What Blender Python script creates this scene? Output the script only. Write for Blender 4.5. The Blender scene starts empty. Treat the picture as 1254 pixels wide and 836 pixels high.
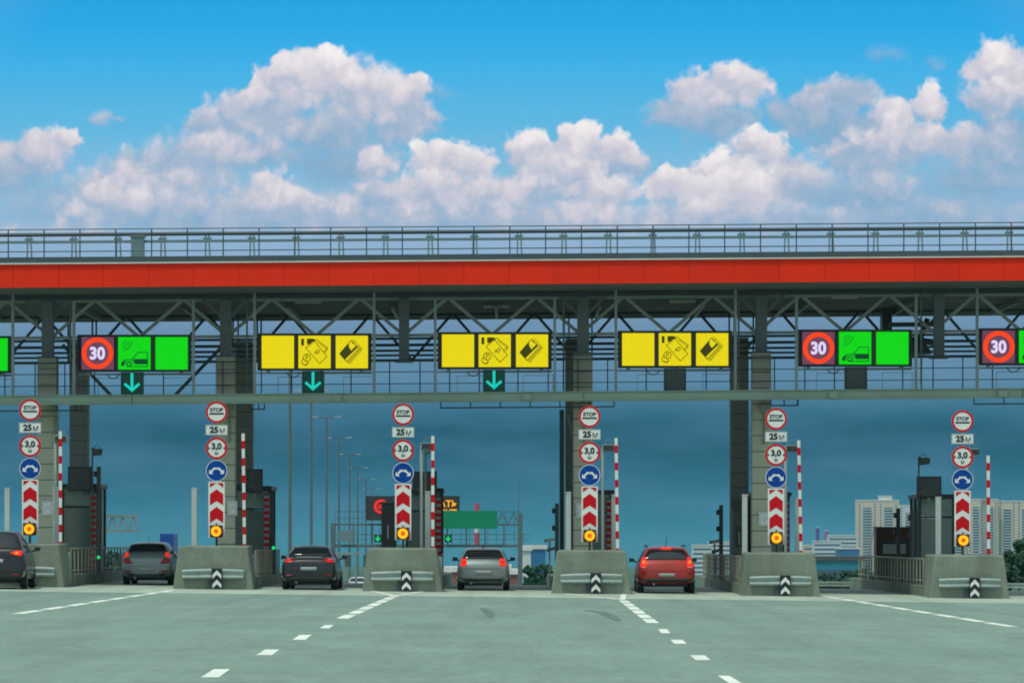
import bpy, bmesh, math, random
from mathutils import Vector, Matrix
from mathutils.bvhtree import BVHTree
random.seed(7)
R = math.radians
SC = bpy.context.scene
COL = SC.collection
F = 4180.0          # focal length in pixels of the 1254 px photograph
HZ = 660.0          # horizon row
CH = 1.70           # eye height

# ---------------------------------------------------------------- camera
cd = bpy.data.cameras.new('camera'); cam = bpy.data.objects.new('camera', cd); COL.objects.link(cam)
cam.location = (0, 0, CH); cam.rotation_euler = (R(90), 0, 0)
cd.sensor_width = 36.0; cd.lens = 36.0 * F / 1254.0
cd.shift_y = (HZ - 418.0) / 1254.0
cd.clip_start = 0.5; cd.clip_end = 20000
SC.camera = cam
SC.cycles.pixel_filter_type = 'BLACKMAN_HARRIS'; SC.cycles.filter_width = 1.9
SC.render.resolution_x = 1024; SC.render.resolution_y = 682

# ---------------------------------------------------------------- exposure
vs = SC.view_settings
vs.view_transform = 'Standard'; vs.look = 'None'; vs.exposure = 0.45; vs.gamma = 1.0; vs.use_curve_mapping = False
EXPO = 2 ** 0.45

# ---------------------------------------------------------------- sun
SUN_EL, SUN_AZ = 66.0, 215.0      # azimuth measured clockwise from +Y (the way we look)
sd = bpy.data.lights.new('sun', 'SUN'); sd.energy = 1.75; sd.angle = R(8); sd.color = (0.97, 1.0, 0.86)
sun = bpy.data.objects.new('sun', sd); COL.objects.link(sun)
a = R(SUN_AZ); e = R(SUN_EL)
sdir = Vector((math.sin(a) * math.cos(e), math.cos(a) * math.cos(e), math.sin(e)))
sun.rotation_euler = sdir.to_track_quat('Z', 'Y').to_euler()

def srgb(r, g, b):
    def c(v):
        v /= 255.0
        return v / 12.92 if v <= 0.04045 else ((v + 0.055) / 1.055) ** 2.4
    return (c(r), c(g), c(b))
def skyc(r, g, b):      # a colour as it shows in the picture, taken back through the exposure
    return tuple(v / EXPO for v in srgb(r, g, b)) + (1,)

# ---------------------------------------------------------------- world
W = bpy.data.worlds.new('World'); SC.world = W; W.use_nodes = True
nt = W.node_tree; nt.nodes.clear()
N = nt.nodes; L = nt.links
def mnode(tree, op, a, b=None, c=None, clamp=False):
    n = tree.nodes.new('ShaderNodeMath'); n.operation = op; n.use_clamp = clamp
    for i, v in enumerate((a, b, c)):
        if v is None: continue
        if isinstance(v, (int, float)): n.inputs[i].default_value = v
        else: tree.links.new(v, n.inputs[i])
    return n.outputs[0]
def vnode(tree, op, a, b=None):
    n = tree.nodes.new('ShaderNodeVectorMath'); n.operation = op
    for i, v in enumerate((a, b)):
        if v is None: continue
        if isinstance(v, (tuple, list)): n.inputs[i].default_value = v
        else: tree.links.new(v, n.inputs[i])
    return n.outputs['Value'] if op == 'LENGTH' else n.outputs[0]
def mixc(tree, f, a, b):
    n = tree.nodes.new('ShaderNodeMix'); n.data_type = 'RGBA'
    for s, v in (('Factor', f), ('A', a), ('B', b)):
        sock = [q for q in n.inputs if q.name == s and (q.type == 'RGBA' if s != 'Factor' else q.type == 'VALUE')][0]
        if isinstance(v, (int, float, tuple)): sock.default_value = v
        else: tree.links.new(v, sock)
    return [o for o in n.outputs if o.type == 'RGBA'][0]

# one puff of cumulus: lays a lit, rounded cloud lump over the colour coming in
G = bpy.data.node_groups.new('cloud_puff', 'ShaderNodeTree')
for nm, ty in (('Base', 'NodeSocketColor'), ('P', 'NodeSocketVector'), ('Fine', 'NodeSocketFloat'), ('Centre', 'NodeSocketVector'),
               ('InvRadius', 'NodeSocketVector'), ('Bright', 'NodeSocketFloat'), ('Soft', 'NodeSocketFloat'), ('Alpha', 'NodeSocketFloat')):
    G.interface.new_socket(nm, in_out='INPUT', socket_type=ty)
G.interface.new_socket('Color', in_out='OUTPUT', socket_type='NodeSocketColor')
gi = G.nodes.new('NodeGroupInput'); go = G.nodes.new('NodeGroupOutput')
I = gi.outputs
# (the tiny term makes the renderer work the puffs out one after another, which keeps its stack small)
pin = vnode(G, 'ADD', I['P'], vnode(G, 'MULTIPLY', I['Base'], (1e-5, 1e-5, 0)))
dv = vnode(G, 'MULTIPLY', vnode(G, 'SUBTRACT', pin, I['Centre']), I['InvRadius'])
ln = vnode(G, 'LENGTH', dv)
sx = G.nodes.new('ShaderNodeSeparateXYZ'); G.links.new(dv, sx.inputs[0])
dens = mnode(G, 'ADD', mnode(G, 'SUBTRACT', 1.0, ln), mnode(G, 'MULTIPLY', I['Fine'], 0.50))
low = mnode(G, 'MULTIPLY_ADD', sx.outputs[1], -1.0, 0.0)
lowc = mnode(G, 'MAXIMUM', low, 0.0)
soft = mnode(G, 'ADD', mnode(G, 'ADD', I['Soft'], 0.10), mnode(G, 'MULTIPLY', lowc, 0.55))
mask = mnode(G, 'DIVIDE', dens, soft, clamp=True)
mask = mnode(G, 'MULTIPLY', mnode(G, 'MULTIPLY', mask, mask), mnode(G, 'SUBTRACT', 3.0, mnode(G, 'MULTIPLY', mask, 2.0)))
mask = mnode(G, 'MULTIPLY', mask, I['Alpha'])
lit = mnode(G, 'MULTIPLY_ADD', sx.outputs[1], 0.42, 0.48)
lit = mnode(G, 'ADD', lit, mnode(G, 'MULTIPLY', sx.outputs[0], 0.10))
lit = mnode(G, 'ADD', lit, mnode(G, 'MULTIPLY', I['Fine'], 0.55))
lit = mnode(G, 'ADD', lit, mnode(G, 'SUBTRACT', I['Bright'], 0.5), clamp=True)
rp = G.nodes.new('ShaderNodeValToRGB'); G.links.new(lit, rp.inputs[0])
rp.color_ramp.elements[0].position = 0.0; rp.color_ramp.elements[0].color = skyc(136, 174, 206)
rp.color_ramp.elements[1].position = 1.0; rp.color_ramp.elements[1].color = skyc(248, 242, 241)
for p, c in ((0.30, skyc(170, 186, 209)), (0.58, skyc(212, 208, 219))):
    el = rp.color_ramp.elements.new(p); el.color = c
out = mixc(G, mask, I['Base'], rp.outputs[0]); G.links.new(out, go.inputs[0])

tc = N.new('ShaderNodeTexCoord'); sp = N.new('ShaderNodeSeparateXYZ'); L.new(tc.outputs['Generated'], sp.inputs[0])
yy = mnode(nt, 'MAXIMUM', sp.outputs[1], 0.05)
U = mnode(nt, 'MULTIPLY', mnode(nt, 'DIVIDE', sp.outputs[0], yy), F)      # tangent of azimuth / elevation, 4180 to the unit
V = mnode(nt, 'MULTIPLY', mnode(nt, 'DIVIDE', sp.outputs[2], yy), F)
cx = N.new('ShaderNodeCombineXYZ'); L.new(U, cx.inputs[0]); L.new(V, cx.inputs[1])
P0 = cx.outputs[0]
def noise(scale, detail, rough=0.55, vec=P0, off=(0, 0, 0)):
    n = N.new('ShaderNodeTexNoise'); n.inputs['Scale'].default_value = scale; n.inputs['Detail'].default_value = detail
    n.inputs['Roughness'].default_value = rough
    L.new(vnode(nt, 'ADD', vec, off), n.inputs['Vector']); return n
w1 = noise(0.018, 3); w2 = noise(0.055, 4, off=(500, 30, 9))
warp = vnode(nt, 'ADD', vnode(nt, 'MULTIPLY', vnode(nt, 'SUBTRACT', w1.outputs['Color'], (.5, .5, .5)), (46, 34, 0)),
             vnode(nt, 'MULTIPLY', vnode(nt, 'SUBTRACT', w2.outputs['Color'], (.5, .5, .5)), (20, 16, 0)))
P1 = vnode(nt, 'ADD', P0, warp)
vor = N.new('ShaderNodeTexVoronoi'); vor.feature = 'SMOOTH_F1'; vor.inputs['Scale'].default_value = 0.035; vor.inputs['Smoothness'].default_value = 0.35
vor.inputs['Detail'].default_value = 2.0; vor.inputs['Roughness'].default_value = 0.5
L.new(P1, vor.inputs['Vector'])
bil = mnode(nt, 'MULTIPLY', mnode(nt, 'SUBTRACT', 0.38, vor.outputs['Distance']), 0.55)
fn = noise(0.035, 7, 0.6, off=(77, 1000, 3))
fine = mnode(nt, 'ADD', bil, mnode(nt, 'SUBTRACT', fn.outputs['Fac'], 0.5))
# blue behind the clouds
gr = N.new('ShaderNodeValToRGB'); L.new(mnode(nt, 'DIVIDE', V, 900.0, clamp=True), gr.inputs[0])
els = [(0.0, skyc(54, 130, 148)), (0.022, skyc(42, 118, 140)), (0.073, skyc(20, 92, 120)), (0.111, skyc(18, 82, 108)), (0.15, skyc(24, 82, 108)), (0.172, skyc(40, 98, 124)), (0.195, skyc(72, 118, 148)), (0.215, skyc(92, 134, 164)), (0.29, skyc(112, 145, 176)),
       (0.36, skyc(138, 170, 204)), (0.42, skyc(150, 184, 214)), (0.48, skyc(140, 190, 222)), (0.56, skyc(98, 184, 226)), (0.64, skyc(66, 178, 232)), (0.70, skyc(42, 168, 230)), (1.0, skyc(14, 120, 200))]
gr.color_ramp.elements[0].position = els[0][0]; gr.color_ramp.elements[0].color = els[0][1]
gr.color_ramp.elements[1].position = 1.0; gr.color_ramp.elements[1].color = els[-1][1]
for p, c in els[1:-1]:
    el = gr.color_ramp.elements.new(p); el.color = c
cur = gr.outputs[0]
st1 = N.new('ShaderNodeTexNoise'); st1.inputs['Scale'].default_value = 1.0; st1.inputs['Detail'].default_value = 6; st1.inputs['Roughness'].default_value = 0.55
L.new(vnode(nt, 'MULTIPLY', P0, (0.0045, 0.017, 1)), st1.inputs['Vector'])
lowmask = mnode(nt, 'DIVIDE', mnode(nt, 'SUBTRACT', 330.0, V), 120.0, clamp=True)
stf = mnode(nt, 'MULTIPLY', mnode(nt, 'MULTIPLY_ADD', st1.outputs['Fac'], 3.4, -1.35, clamp=True), mnode(nt, 'MULTIPLY', lowmask, 0.42))
cur = mixc(nt, stf, cur, skyc(84, 130, 162))
# px, py, rx, ry, bright, soft, alpha   (far to near)
PUFFS = [
 (1085, 68, 34, 15, .35, .7, .45), (1142, 76, 22, 14, .35, .7, .5), (122, 146, 20, 15, .50, .6, .75), (145, 150, 14, 7, .45, .6, .6),
 (540, 120, 40, 18, .4, .8, .3), (60, 235, 90, 30, .15, .9, .7),
 (20, 200, 75, 38, .45, .35, 1), (50, 184, 48, 30, .70, .16, 1), (82, 172, 20, 18, .72, .2, 1), (10, 215, 60, 30, .35, .5, .9),
 (300, 150, 70, 36, .55, .3, 1), (250, 155, 34, 24, .55, .3, 1), (200, 200, 80, 30, .45, .45, .95), (165, 215, 70, 30, .45, .5, .9), (500, 150, 48, 42, .50, .3, 1),
 (440, 118, 62, 50, .62, .2, 1), (505, 118, 34, 30, .68, .2, 1), (475, 112, 34, 28, .72, .18, 1), (350, 108, 56, 46, .68, .18, 1), (380, 92, 52, 40, .78, .14, 1), (415, 104, 40, 34, .70, .18, 1),
 (330, 128, 50, 36, .60, .25, 1), (400, 165, 120, 45, .34, .5, 1), (300, 190, 90, 36, .32, .5, 1), (420, 205, 90, 40, .12, .6, 1),
 (215, 225, 130, 50, .46, .6, 1), (255, 190, 80, 36, .52, .45, 1), (160, 235, 90, 42, .52, .4, 1), (330, 262, 200, 44, .36, .6, 1), (60, 255, 90, 34, .3, .8, .7),
 (140, 250, 46, 34, .60, .3, 1), (185, 262, 70, 32, .45, .4, 1), (100, 270, 40, 22, .5, .4, .9), (250, 270, 120, 40, .35, .5, 1), (325, 238, 40, 34, .66, .2, 1), (345, 260, 70, 32, .55, .3, 1),
 (455, 205, 26, 30, .55, .25, 1), (470, 240, 60, 34, .48, .35, 1), (540, 205, 50, 34, .82, .12, 1), (575, 200, 34, 26, .78, .14, 1), (520, 235, 52, 32, .70, .2, 1),
 (645, 190, 42, 32, .80, .12, 1), (670, 200, 40, 28, .55, .2, 1), (712, 178, 36, 32, .80, .12, 1), (750, 188, 30, 26, .66, .16, 1), (770, 205, 30, 24, .55, .2, 1), (690, 225, 90, 42, .50, .3, 1),
 (600, 245, 120, 38, .55, .35, 1), (735, 240, 50, 32, .66, .2, 1), (560, 270, 160, 32, .46, .5, 1), (700, 272, 120, 32, .50, .5, 1), (430, 275, 120, 36, .42, .5, 1),
 (900, 108, 48, 32, .66, .2, 1), (850, 118, 44, 36, .62, .2, 1), (835, 140, 48, 36, .48, .3, 1), (880, 150, 66, 34, .30, .45, 1), (1030, 118, 60, 26, .38, .35, 1), (985, 140, 60, 32, .30, .4, 1),
 (1040, 160, 90, 50, .22, .5, 1), (1138, 128, 24, 32, .72, .14, 1), (1095, 145, 36, 34, .66, .2, 1), (1110, 175, 56, 36, .58, .25, 1), (1060, 195, 60, 44, .45, .3, 1),
 (1232, 88, 56, 46, .74, .16, 1), (1245, 110, 60, 46, .62, .2, 1), (1215, 120, 40, 28, .58, .2, 1), (1240, 165, 70, 50, .22, .5, 1), (1180, 178, 42, 30, .58, .25, 1), (1240, 190, 90, 60, .30, .5, 1), (1200, 225, 120, 58, .26, .6, 1),
 (930, 190, 42, 34, .74, .14, 1), (880, 212, 52, 34, .80, .12, 1), (830, 228, 44, 30, .80, .12, 1), (960, 215, 50, 38, .55, .3, 1), (905, 240, 90, 38, .70, .25, 1), (985, 230, 48, 34, .52, .3, 1), (1060, 245, 100, 42, .24, .5, 1),
 (850, 268, 100, 30, .56, .4, 1), (980, 275, 130, 30, .38, .5, 1), (1150, 270, 150, 36, .28, .6, 1), (60, 290, 120, 26, .35, .6, .8),
]
for (px, py, rx, ry, br, so, al) in PUFFS:
    g = N.new('ShaderNodeGroup'); g.node_tree = G
    L.new(cur, g.inputs['Base']); L.new(P1, g.inputs['P']); L.new(fine, g.inputs['Fine'])
    g.inputs['Centre'].default_value = (px - 627, HZ - py, 0); g.inputs['InvRadius'].default_value = (1.0 / (rx * 1.22), 1.0 / (ry * 1.20), 0)
    g.inputs['Bright'].default_value = br; g.inputs['Soft'].default_value = so; g.inputs['Alpha'].default_value = al
    cur = g.outputs[0]
# the rest of the dome: Nishita sky under broken white cloud
ns = N.new('ShaderNodeTexSky'); ns.sky_type = 'NISHITA'; ns.sun_disc = False; ns.sun_elevation = e; ns.sun_rotation = a
nsk = vnode(nt, 'MULTIPLY', ns.outputs[0], (0.10, 0.10, 0.10))
dn = N.new('ShaderNodeTexNoise'); dn.inputs['Scale'].default_value = 2.2; dn.inputs['Detail'].default_value = 5; L.new(tc.outputs['Generated'], dn.inputs['Vector'])
cl = mnode(nt, 'MULTIPLY', mnode(nt, 'SUBTRACT', dn.outputs['Fac'], 0.40), 5.0, clamp=True)
dome = mixc(nt, cl, nsk, (0.50, 0.60, 0.585, 1))
front = mnode(nt, 'MULTIPLY', mnode(nt, 'MULTIPLY', mnode(nt, 'SUBTRACT', sp.outputs[1], 0.93), 20.0, clamp=True),
              mnode(nt, 'MULTIPLY', mnode(nt, 'SUBTRACT', 0.24, sp.outputs[2]), 12.5, clamp=True))
bg = N.new('ShaderNodeBackground'); L.new(dome, bg.inputs[0])
bg2 = N.new('ShaderNodeBackground'); L.new(cur, bg2.inputs[0])
mxs = N.new('ShaderNodeMixShader'); L.new(front, mxs.inputs[0]); L.new(bg.outputs[0], mxs.inputs[1]); L.new(bg2.outputs[0], mxs.inputs[2])
wo = N.new('ShaderNodeOutputWorld'); L.new(mxs.outputs[0], wo.inputs[0])
W.cycles.sampling_method = 'MANUAL'; W.cycles.sample_map_resolution = 256

# ================================================================ helpers
def tag(o, label=None, cat=None, group=None, kind=None):
    if label: o['label'] = label
    if cat: o['category'] = cat
    if group: o['group'] = group
    if kind: o['kind'] = kind
    return o
def empty(name, loc, label=None, cat=None, group=None, rz=0):
    o = bpy.data.objects.new(name, None); COL.objects.link(o); o.location = loc; o.rotation_euler = (0, 0, rz)
    o.empty_display_size = 0.3
    return tag(o, label, cat, group)
def children(o): return [c for c in list(o.children)]
def copy_tree(o, parent=None):
    kids = children(o)
    c = o.copy(); COL.objects.link(c); c.parent = parent
    for ch in kids: copy_tree(ch, c)
    return c
class B:
    """collects shapes, then becomes ONE mesh object"""
    def __init__(s): s.bm = bmesh.new()
    def hull(s, pts, faces):
        v = [s.bm.verts.new(p) for p in pts]
        for f in faces:
            try: s.bm.faces.new([v[i] for i in f])
            except ValueError: pass
        return s
    def box(s, x0, x1, y0, y1, z0, z1):
        return s.hull([(x0,y0,z0),(x1,y0,z0),(x1,y1,z0),(x0,y1,z0),(x0,y0,z1),(x1,y0,z1),(x1,y1,z1),(x0,y1,z1)],
               [(0,3,2,1),(4,5,6,7),(0,1,5,4),(1,2,6,5),(2,3,7,6),(3,0,4,7)])
    def bar(s, p, q, w, d=None):
        p = Vector(p); q = Vector(q); d = d or w; t = (q - p).normalized()
        up = Vector((0, 1, 0)) if abs(t.y) < .9 else Vector((0, 0, 1))
        u = t.cross(up).normalized() * w / 2; v = t.cross(u).normalized() * d / 2
        pts = [e + a * u + b * v for e in (p, q) for a, b in ((-1,-1),(1,-1),(1,1),(-1,1))]
        return s.hull(pts, [(3,2,1,0),(4,5,6,7),(0,1,5,4),(1,2,6,5),(2,3,7,6),(3,0,4,7)])
    def tube(s, p, q, r, n=10, r2=None):
        p = Vector(p); q = Vector(q); t = (q - p).normalized(); r2 = r if r2 is None else r2
        up = Vector((0, 0, 1)) if abs(t.z) < .9 else Vector((1, 0, 0))
        u = t.cross(up).normalized(); v = t.cross(u).normalized()
        pts = []
        for c, rr in ((p, r), (q, r2)):
            for i in range(n):
                an = 2 * math.pi * i / n; pts.append(c + (u * math.cos(an) + v * math.sin(an)) * rr)
        fs = [(i, (i + 1) % n, n + (i + 1) % n, n + i) for i in range(n)] + [tuple(range(n - 1, -1, -1)), tuple(range(n, 2 * n))]
        return s.hull(pts, fs)
    def path(s, pts, r, n=8):
        for a_, b_ in zip(pts[:-1], pts[1:]): s.tube(a_, b_, r, n)
        return s
    def prism(s, poly, y0, y1):
        """polygon in x,z (counter-clockwise seen from -y) extruded y0..y1"""
        n = len(poly)
        pts = [(x, y0, z) for x, z in poly] + [(x, y1, z) for x, z in poly]
        return s.hull(pts, [tuple(range(n)), tuple(range(2 * n - 1, n - 1, -1))] + [(i, n + i, n + (i + 1) % n, (i + 1) % n) for i in range(n)])
    def disc(s, cx, cz, r, y0, y1, n=36):
        return s.prism([(cx + r * math.cos(2*math.pi*i/n), cz + r * math.sin(2*math.pi*i/n)) for i in range(n)], y0, y1)
    def ring(s, cx, cz, r0, r1, y0, y1, n=40, a0=0.0, a1=360.0):
        full = abs(a1 - a0) >= 359.9
        m = n if full else n + 1
        def pt(r, i, y):
            an = R(a0 + (a1 - a0) * i / n); return (cx + r * math.cos(an), y, cz + r * math.sin(an))
        pts = []
        for i in range(m): pts += [pt(r0, i, y0), pt(r1, i, y0), pt(r1, i, y1), pt(r0, i, y1)]
        fs = []
        for i in range(n):
            a_ = 4 * i; b_ = 4 * ((i + 1) % m)
            for k in range(4): fs.append((a_ + k, a_ + (k+1) % 4, b_ + (k+1) % 4, b_ + k))
        if not full: fs += [(0,1,2,3), (4*n, 4*n+3, 4*n+2, 4*n+1)]
        return s.hull(pts, fs)
    def line2(s, pts, w, y0, y1):
        """a drawn stroke in x,z"""
        for (ax, az), (bx, bz) in zip(pts[:-1], pts[1:]):
            d = Vector((bx-ax, bz-az)); l = d.length
            if l < 1e-6: continue
            d /= l; nx, nz = -d.y * w / 2, d.x * w / 2; ex, ez = d.x * w / 2, d.y * w / 2
            s.prism([(ax-ex-nx, az-ez-nz), (bx+ex-nx, bz+ez-nz), (bx+ex+nx, bz+ez+nz), (ax-ex+nx, az-ez+nz)], y0, y1)
        return s
    def warp(s, fn):
        for v in s.bm.verts: v.co = Vector(fn(v.co))
        return s
    def move(s, d):
        bmesh.ops.translate(s.bm, vec=d, verts=s.bm.verts); return s
    def build(s, name, mat, parent=None, bevel=0, smooth=False, loc=None):
        bmesh.ops.recalc_face_normals(s.bm, faces=s.bm.faces)
        me = bpy.data.meshes.new(name); s.bm.to_mesh(me); s.bm.free()
        if smooth:
            me.polygons.foreach_set('use_smooth', [True] * len(me.polygons))
        o = bpy.data.objects.new(name, me); COL.objects.link(o)
        if isinstance(mat, (list, tuple)):
            for m in mat: me.materials.append(m)
        else: me.materials.append(mat)
        if parent: o.parent = parent
        if loc: o.location = loc
        if bevel:
            md = o.modifiers.new('bevel', 'BEVEL'); md.width = bevel; md.segments = 2; md.limit_method = 'ANGLE'
        return o
def text_mesh(txt, size, cx, cz, y, mat, name, parent, fat=0.0, depth=0.004, sx=1.0):
    c = bpy.data.curves.new('tmp', 'FONT'); c.body = txt; c.size = size; c.align_x = 'CENTER'; c.align_y = 'CENTER'
    c.offset = fat; c.extrude = depth / 2; c.resolution_u = 4
    t = bpy.data.objects.new('tmp', c); COL.objects.link(t)
    dg = bpy.context.evaluated_depsgraph_get(); me = bpy.data.meshes.new_from_object(t.evaluated_get(dg))
    bpy.data.objects.remove(t); bpy.data.curves.remove(c)
    xs = [v.co.x for v in me.vertices]; ys = [v.co.y for v in me.vertices]
    mx, my = (min(xs) + max(xs)) / 2, (min(ys) + max(ys)) / 2
    for v in me.vertices:
        x, yv, z = v.co; v.co = (cx + (x - mx) * sx, y - z, cz + yv - my)
    me.materials.clear(); me.materials.append(mat); me.name = name
    o = bpy.data.objects.new(name, me); COL.objects.link(o)
    if parent: o.parent = parent
    return o

# ---------------------------------------------------------------- materials
def mat(name, col, rough=0.7, metal=0.0, var=0.12, scale=3.0, dirt=0.0, dirtcol=(0.06, 0.055, 0.05), bump=0.0, bscale=30.0, spec=0.3, streak=False, grain=0.0, pervar=0.0, tracks=0.0):
    m = bpy.data.materials.new(name); m.use_nodes = True; t = m.node_tree; b = t.nodes['Principled BSDF']
    b.inputs['Roughness'].default_value = rough; b.inputs['Metallic'].default_value = metal
    b.inputs['Specular IOR Level'].default_value = spec
    tcn0 = t.nodes.new('ShaderNodeTexCoord'); oi = t.nodes.new('ShaderNodeObjectInfo')
    off = t.nodes.new('ShaderNodeVectorMath'); off.operation = 'ADD'; t.links.new(tcn0.outputs['Object'], off.inputs[0])
    t.links.new(mnode(t, 'MULTIPLY', oi.outputs['Random'], 37.0), off.inputs[1])
    class tcn: outputs = {'Object': off.outputs[0]}
    def nz(s, d, stretch=None):
        n = t.nodes.new('ShaderNodeTexNoise'); n.inputs['Scale'].default_value = s; n.inputs['Detail'].default_value = d; n.inputs['Roughness'].default_value = 0.6
        if stretch:
            mp = t.nodes.new('ShaderNodeMapping'); mp.inputs['Scale'].default_value = stretch
            t.links.new(tcn.outputs['Object'], mp.inputs[0]); t.links.new(mp.outputs[0], n.inputs['Vector'])
        else: t.links.new(tcn.outputs['Object'], n.inputs['Vector'])
        return n.outputs['Fac']
    n1 = nz(scale, 6)
    lo = tuple(c * (1 - var) for c in col) + (1,); hi = tuple(min(1, c * (1 + var)) for c in col) + (1,)
    f = mnode(t, 'MULTIPLY_ADD', n1, 2.2, -0.6, clamp=True)
    c = mixc(t, f, lo, hi)
    if dirt:
        n2 = nz(scale * 0.35, 8, (1, 1, 0.18) if streak else None)
        f2 = mnode(t, 'MULTIPLY', mnode(t, 'MULTIPLY', mnode(t, 'SUBTRACT', n2, 0.47), 5.0, clamp=True), dirt)
        c = mixc(t, f2, c, tuple(dirtcol) + (1,))
    if grain:
        g1 = mnode(t, 'MULTIPLY_ADD', mnode(t, 'ADD', nz(9.0, 6), nz(0.9, 6, (1, 0.12, 1))), grain, 1.0 - grain)
        c = vnode(t, 'SCALE', c); t.links.new(g1, c.node.inputs['Scale'])
    if tracks:       # rubber laid down by wheels in the middle of each toll lane
        sx_ = t.nodes.new('ShaderNodeSeparateXYZ'); t.links.new(tcn0.outputs['Object'], sx_.inputs[0])
        fr = mnode(t, 'FRACT', mnode(t, 'MULTIPLY_ADD', sx_.outputs[0], 1 / 6.01, 12.52 / 6.01 + 0.5 + 20))
        ax = mnode(t, 'ABSOLUTE', mnode(t, 'MULTIPLY', mnode(t, 'SUBTRACT', fr, 0.5), 6.01))
        tr = mnode(t, 'SUBTRACT', 1.0, mnode(t, 'DIVIDE', mnode(t, 'ABSOLUTE', mnode(t, 'SUBTRACT', ax, 0.78)), 0.42), clamp=True)
        near = mnode(t, 'DIVIDE', mnode(t, 'SUBTRACT', sx_.outputs[1], 62.0), 30.0, clamp=True)
        tn = mnode(t, 'MULTIPLY_ADD', nz(0.8, 5, (1, 0.06, 1)), 2.4, -0.5, clamp=True)
        drip = mnode(t, 'SUBTRACT', 1.0, mnode(t, 'DIVIDE', ax, 0.35), clamp=True)
        amt = mnode(t, 'ADD', mnode(t, 'MULTIPLY', tr, tn), mnode(t, 'MULTIPLY', mnode(t, 'MULTIPLY', drip, mnode(t, 'MULTIPLY_ADD', nz(1.3, 4), 4.0, -2.0, clamp=True)), 1.0))
        spot = mnode(t, 'MULTIPLY', mnode(t, 'SUBTRACT', nz(1.6, 3, (1, 0.35, 1)), 0.63), 14.0, clamp=True)
        fleck = mnode(t, 'MULTIPLY', mnode(t, 'SUBTRACT', nz(5.0, 2, (1, 0.25, 1)), 0.5), 0.35)
        sc_ = mnode(t, 'SUBTRACT', 1.0, mnode(t, 'ADD', mnode(t, 'MULTIPLY', mnode(t, 'MULTIPLY', amt, near), tracks), mnode(t, 'ADD', mnode(t, 'MULTIPLY', spot, 0.12), fleck)))
        c = vnode(t, 'SCALE', c); t.links.new(sc_, c.node.inputs['Scale'])
    if pervar:
        c = vnode(t, 'SCALE', c); q = c.node; t.links.new(mnode(t, 'MULTIPLY_ADD', oi.outputs['Random'], 2 * pervar, 1 - pervar), q.inputs['Scale'])
    t.links.new(c, b.inputs['Base Color'])
    rr = mnode(t, 'MULTIPLY_ADD', n1, 0.2, rough - 0.1, clamp=True); t.links.new(rr, b.inputs['Roughness'])
    if bump:
        bn = t.nodes.new('ShaderNodeBump'); bn.inputs['Strength'].default_value = bump; bn.inputs['Distance'].default_value = 0.02
        t.links.new(nz(bscale, 5), bn.inputs['Height']); t.links.new(bn.outputs[0], b.inputs['Normal'])
    return m
def emit(name, rgb, strength=1.0, base=(0.02, 0.02, 0.02), dots=0.0, dscale=34.0):
    """a lit display face; rgb as it shows in the picture"""
    m = bpy.data.materials.new(name); m.use_nodes = True; t = m.node_tree; b = t.nodes['Principled BSDF']
    b.inputs['Base Color'].default_value = tuple(base) + (1,); b.inputs['Roughness'].default_value = 0.6; b.inputs['Specular IOR Level'].default_value = 0.1
    c = tuple(v / EXPO for v in srgb(*rgb)) + (1,)
    b.inputs['Emission Color'].default_value = c; b.inputs['Emission Strength'].default_value = strength
    if dots:
        tcn = t.nodes.new('ShaderNodeTexCoord'); n = t.nodes.new('ShaderNodeTexNoise'); n.inputs['Scale'].default_value = dscale; n.inputs['Detail'].default_value = 2
        mp = t.nodes.new('ShaderNodeMapping'); mp.inputs['Scale'].default_value = (0.25, 1, 1)
        t.links.new(tcn.outputs['Object'], mp.inputs[0]); t.links.new(mp.outputs[0], n.inputs['Vector'])
        s = mnode(t, 'MULTIPLY_ADD', mnode(t, 'SUBTRACT', n.outputs['Fac'], 0.5), dots * strength * 2, strength)
        t.links.new(s, b.inputs['Emission Strength'])
    return m
def glass(name, col=(0.02, 0.03, 0.035), rough=0.06):
    m = bpy.data.materials.new(name); m.use_nodes = True; b = m.node_tree.nodes['Principled BSDF']
    b.inputs['Base Color'].default_value = tuple(col) + (1,); b.inputs['Roughness'].default_value = rough; b.inputs['Specular IOR Level'].default_value = 0.7
    return m
def carpaint(name, col, metal=0.3, rough=0.32, dirt=0.35):
    m = mat(name, col, rough=rough, metal=metal, var=0.05, scale=1.5, dirt=dirt, dirtcol=(0.10, 0.10, 0.09))
    m.node_tree.nodes['Principled BSDF'].inputs['Coat Weight'].default_value = 0.4
    m.node_tree.nodes['Principled BSDF'].inputs['Coat Roughness'].default_value = 0.12
    return m

M = {}
M['asphalt'] = mat('asphalt', (0.182, 0.260, 0.218), 0.92, var=0.11, scale=0.30, dirt=0.50, dirtcol=(0.150, 0.230, 0.188), bump=0.4, bscale=40, grain=0.55, tracks=0.17)
M['pad'] = mat('concrete_pad', (0.36, 0.44, 0.36), 0.9, var=0.10, scale=0.6, dirt=0.35, dirtcol=(0.25, 0.27, 0.23), bump=0.2, grain=0.45, tracks=0.20)
M['line'] = mat('road_paint', (0.74, 0.78, 0.70), 0.7, var=0.08, scale=3.0, dirt=0.55, dirtcol=(0.36, 0.42, 0.38))
M['rubber_mark'] = mat('tyre_rubber_on_road', (0.115, 0.165, 0.145), 0.9)
M['grass'] = mat('verge_grass', (0.035, 0.085, 0.045), 0.95, var=0.3, scale=0.05, dirt=0.5, dirtcol=(0.07, 0.10, 0.05))
M['concrete'] = mat('cast_concrete', (0.185, 0.225, 0.175), 0.88, var=0.14, scale=1.6, dirt=0.7, dirtcol=(0.105, 0.125, 0.10), bump=0.4, bscale=10, streak=True, grain=0.45)
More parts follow.
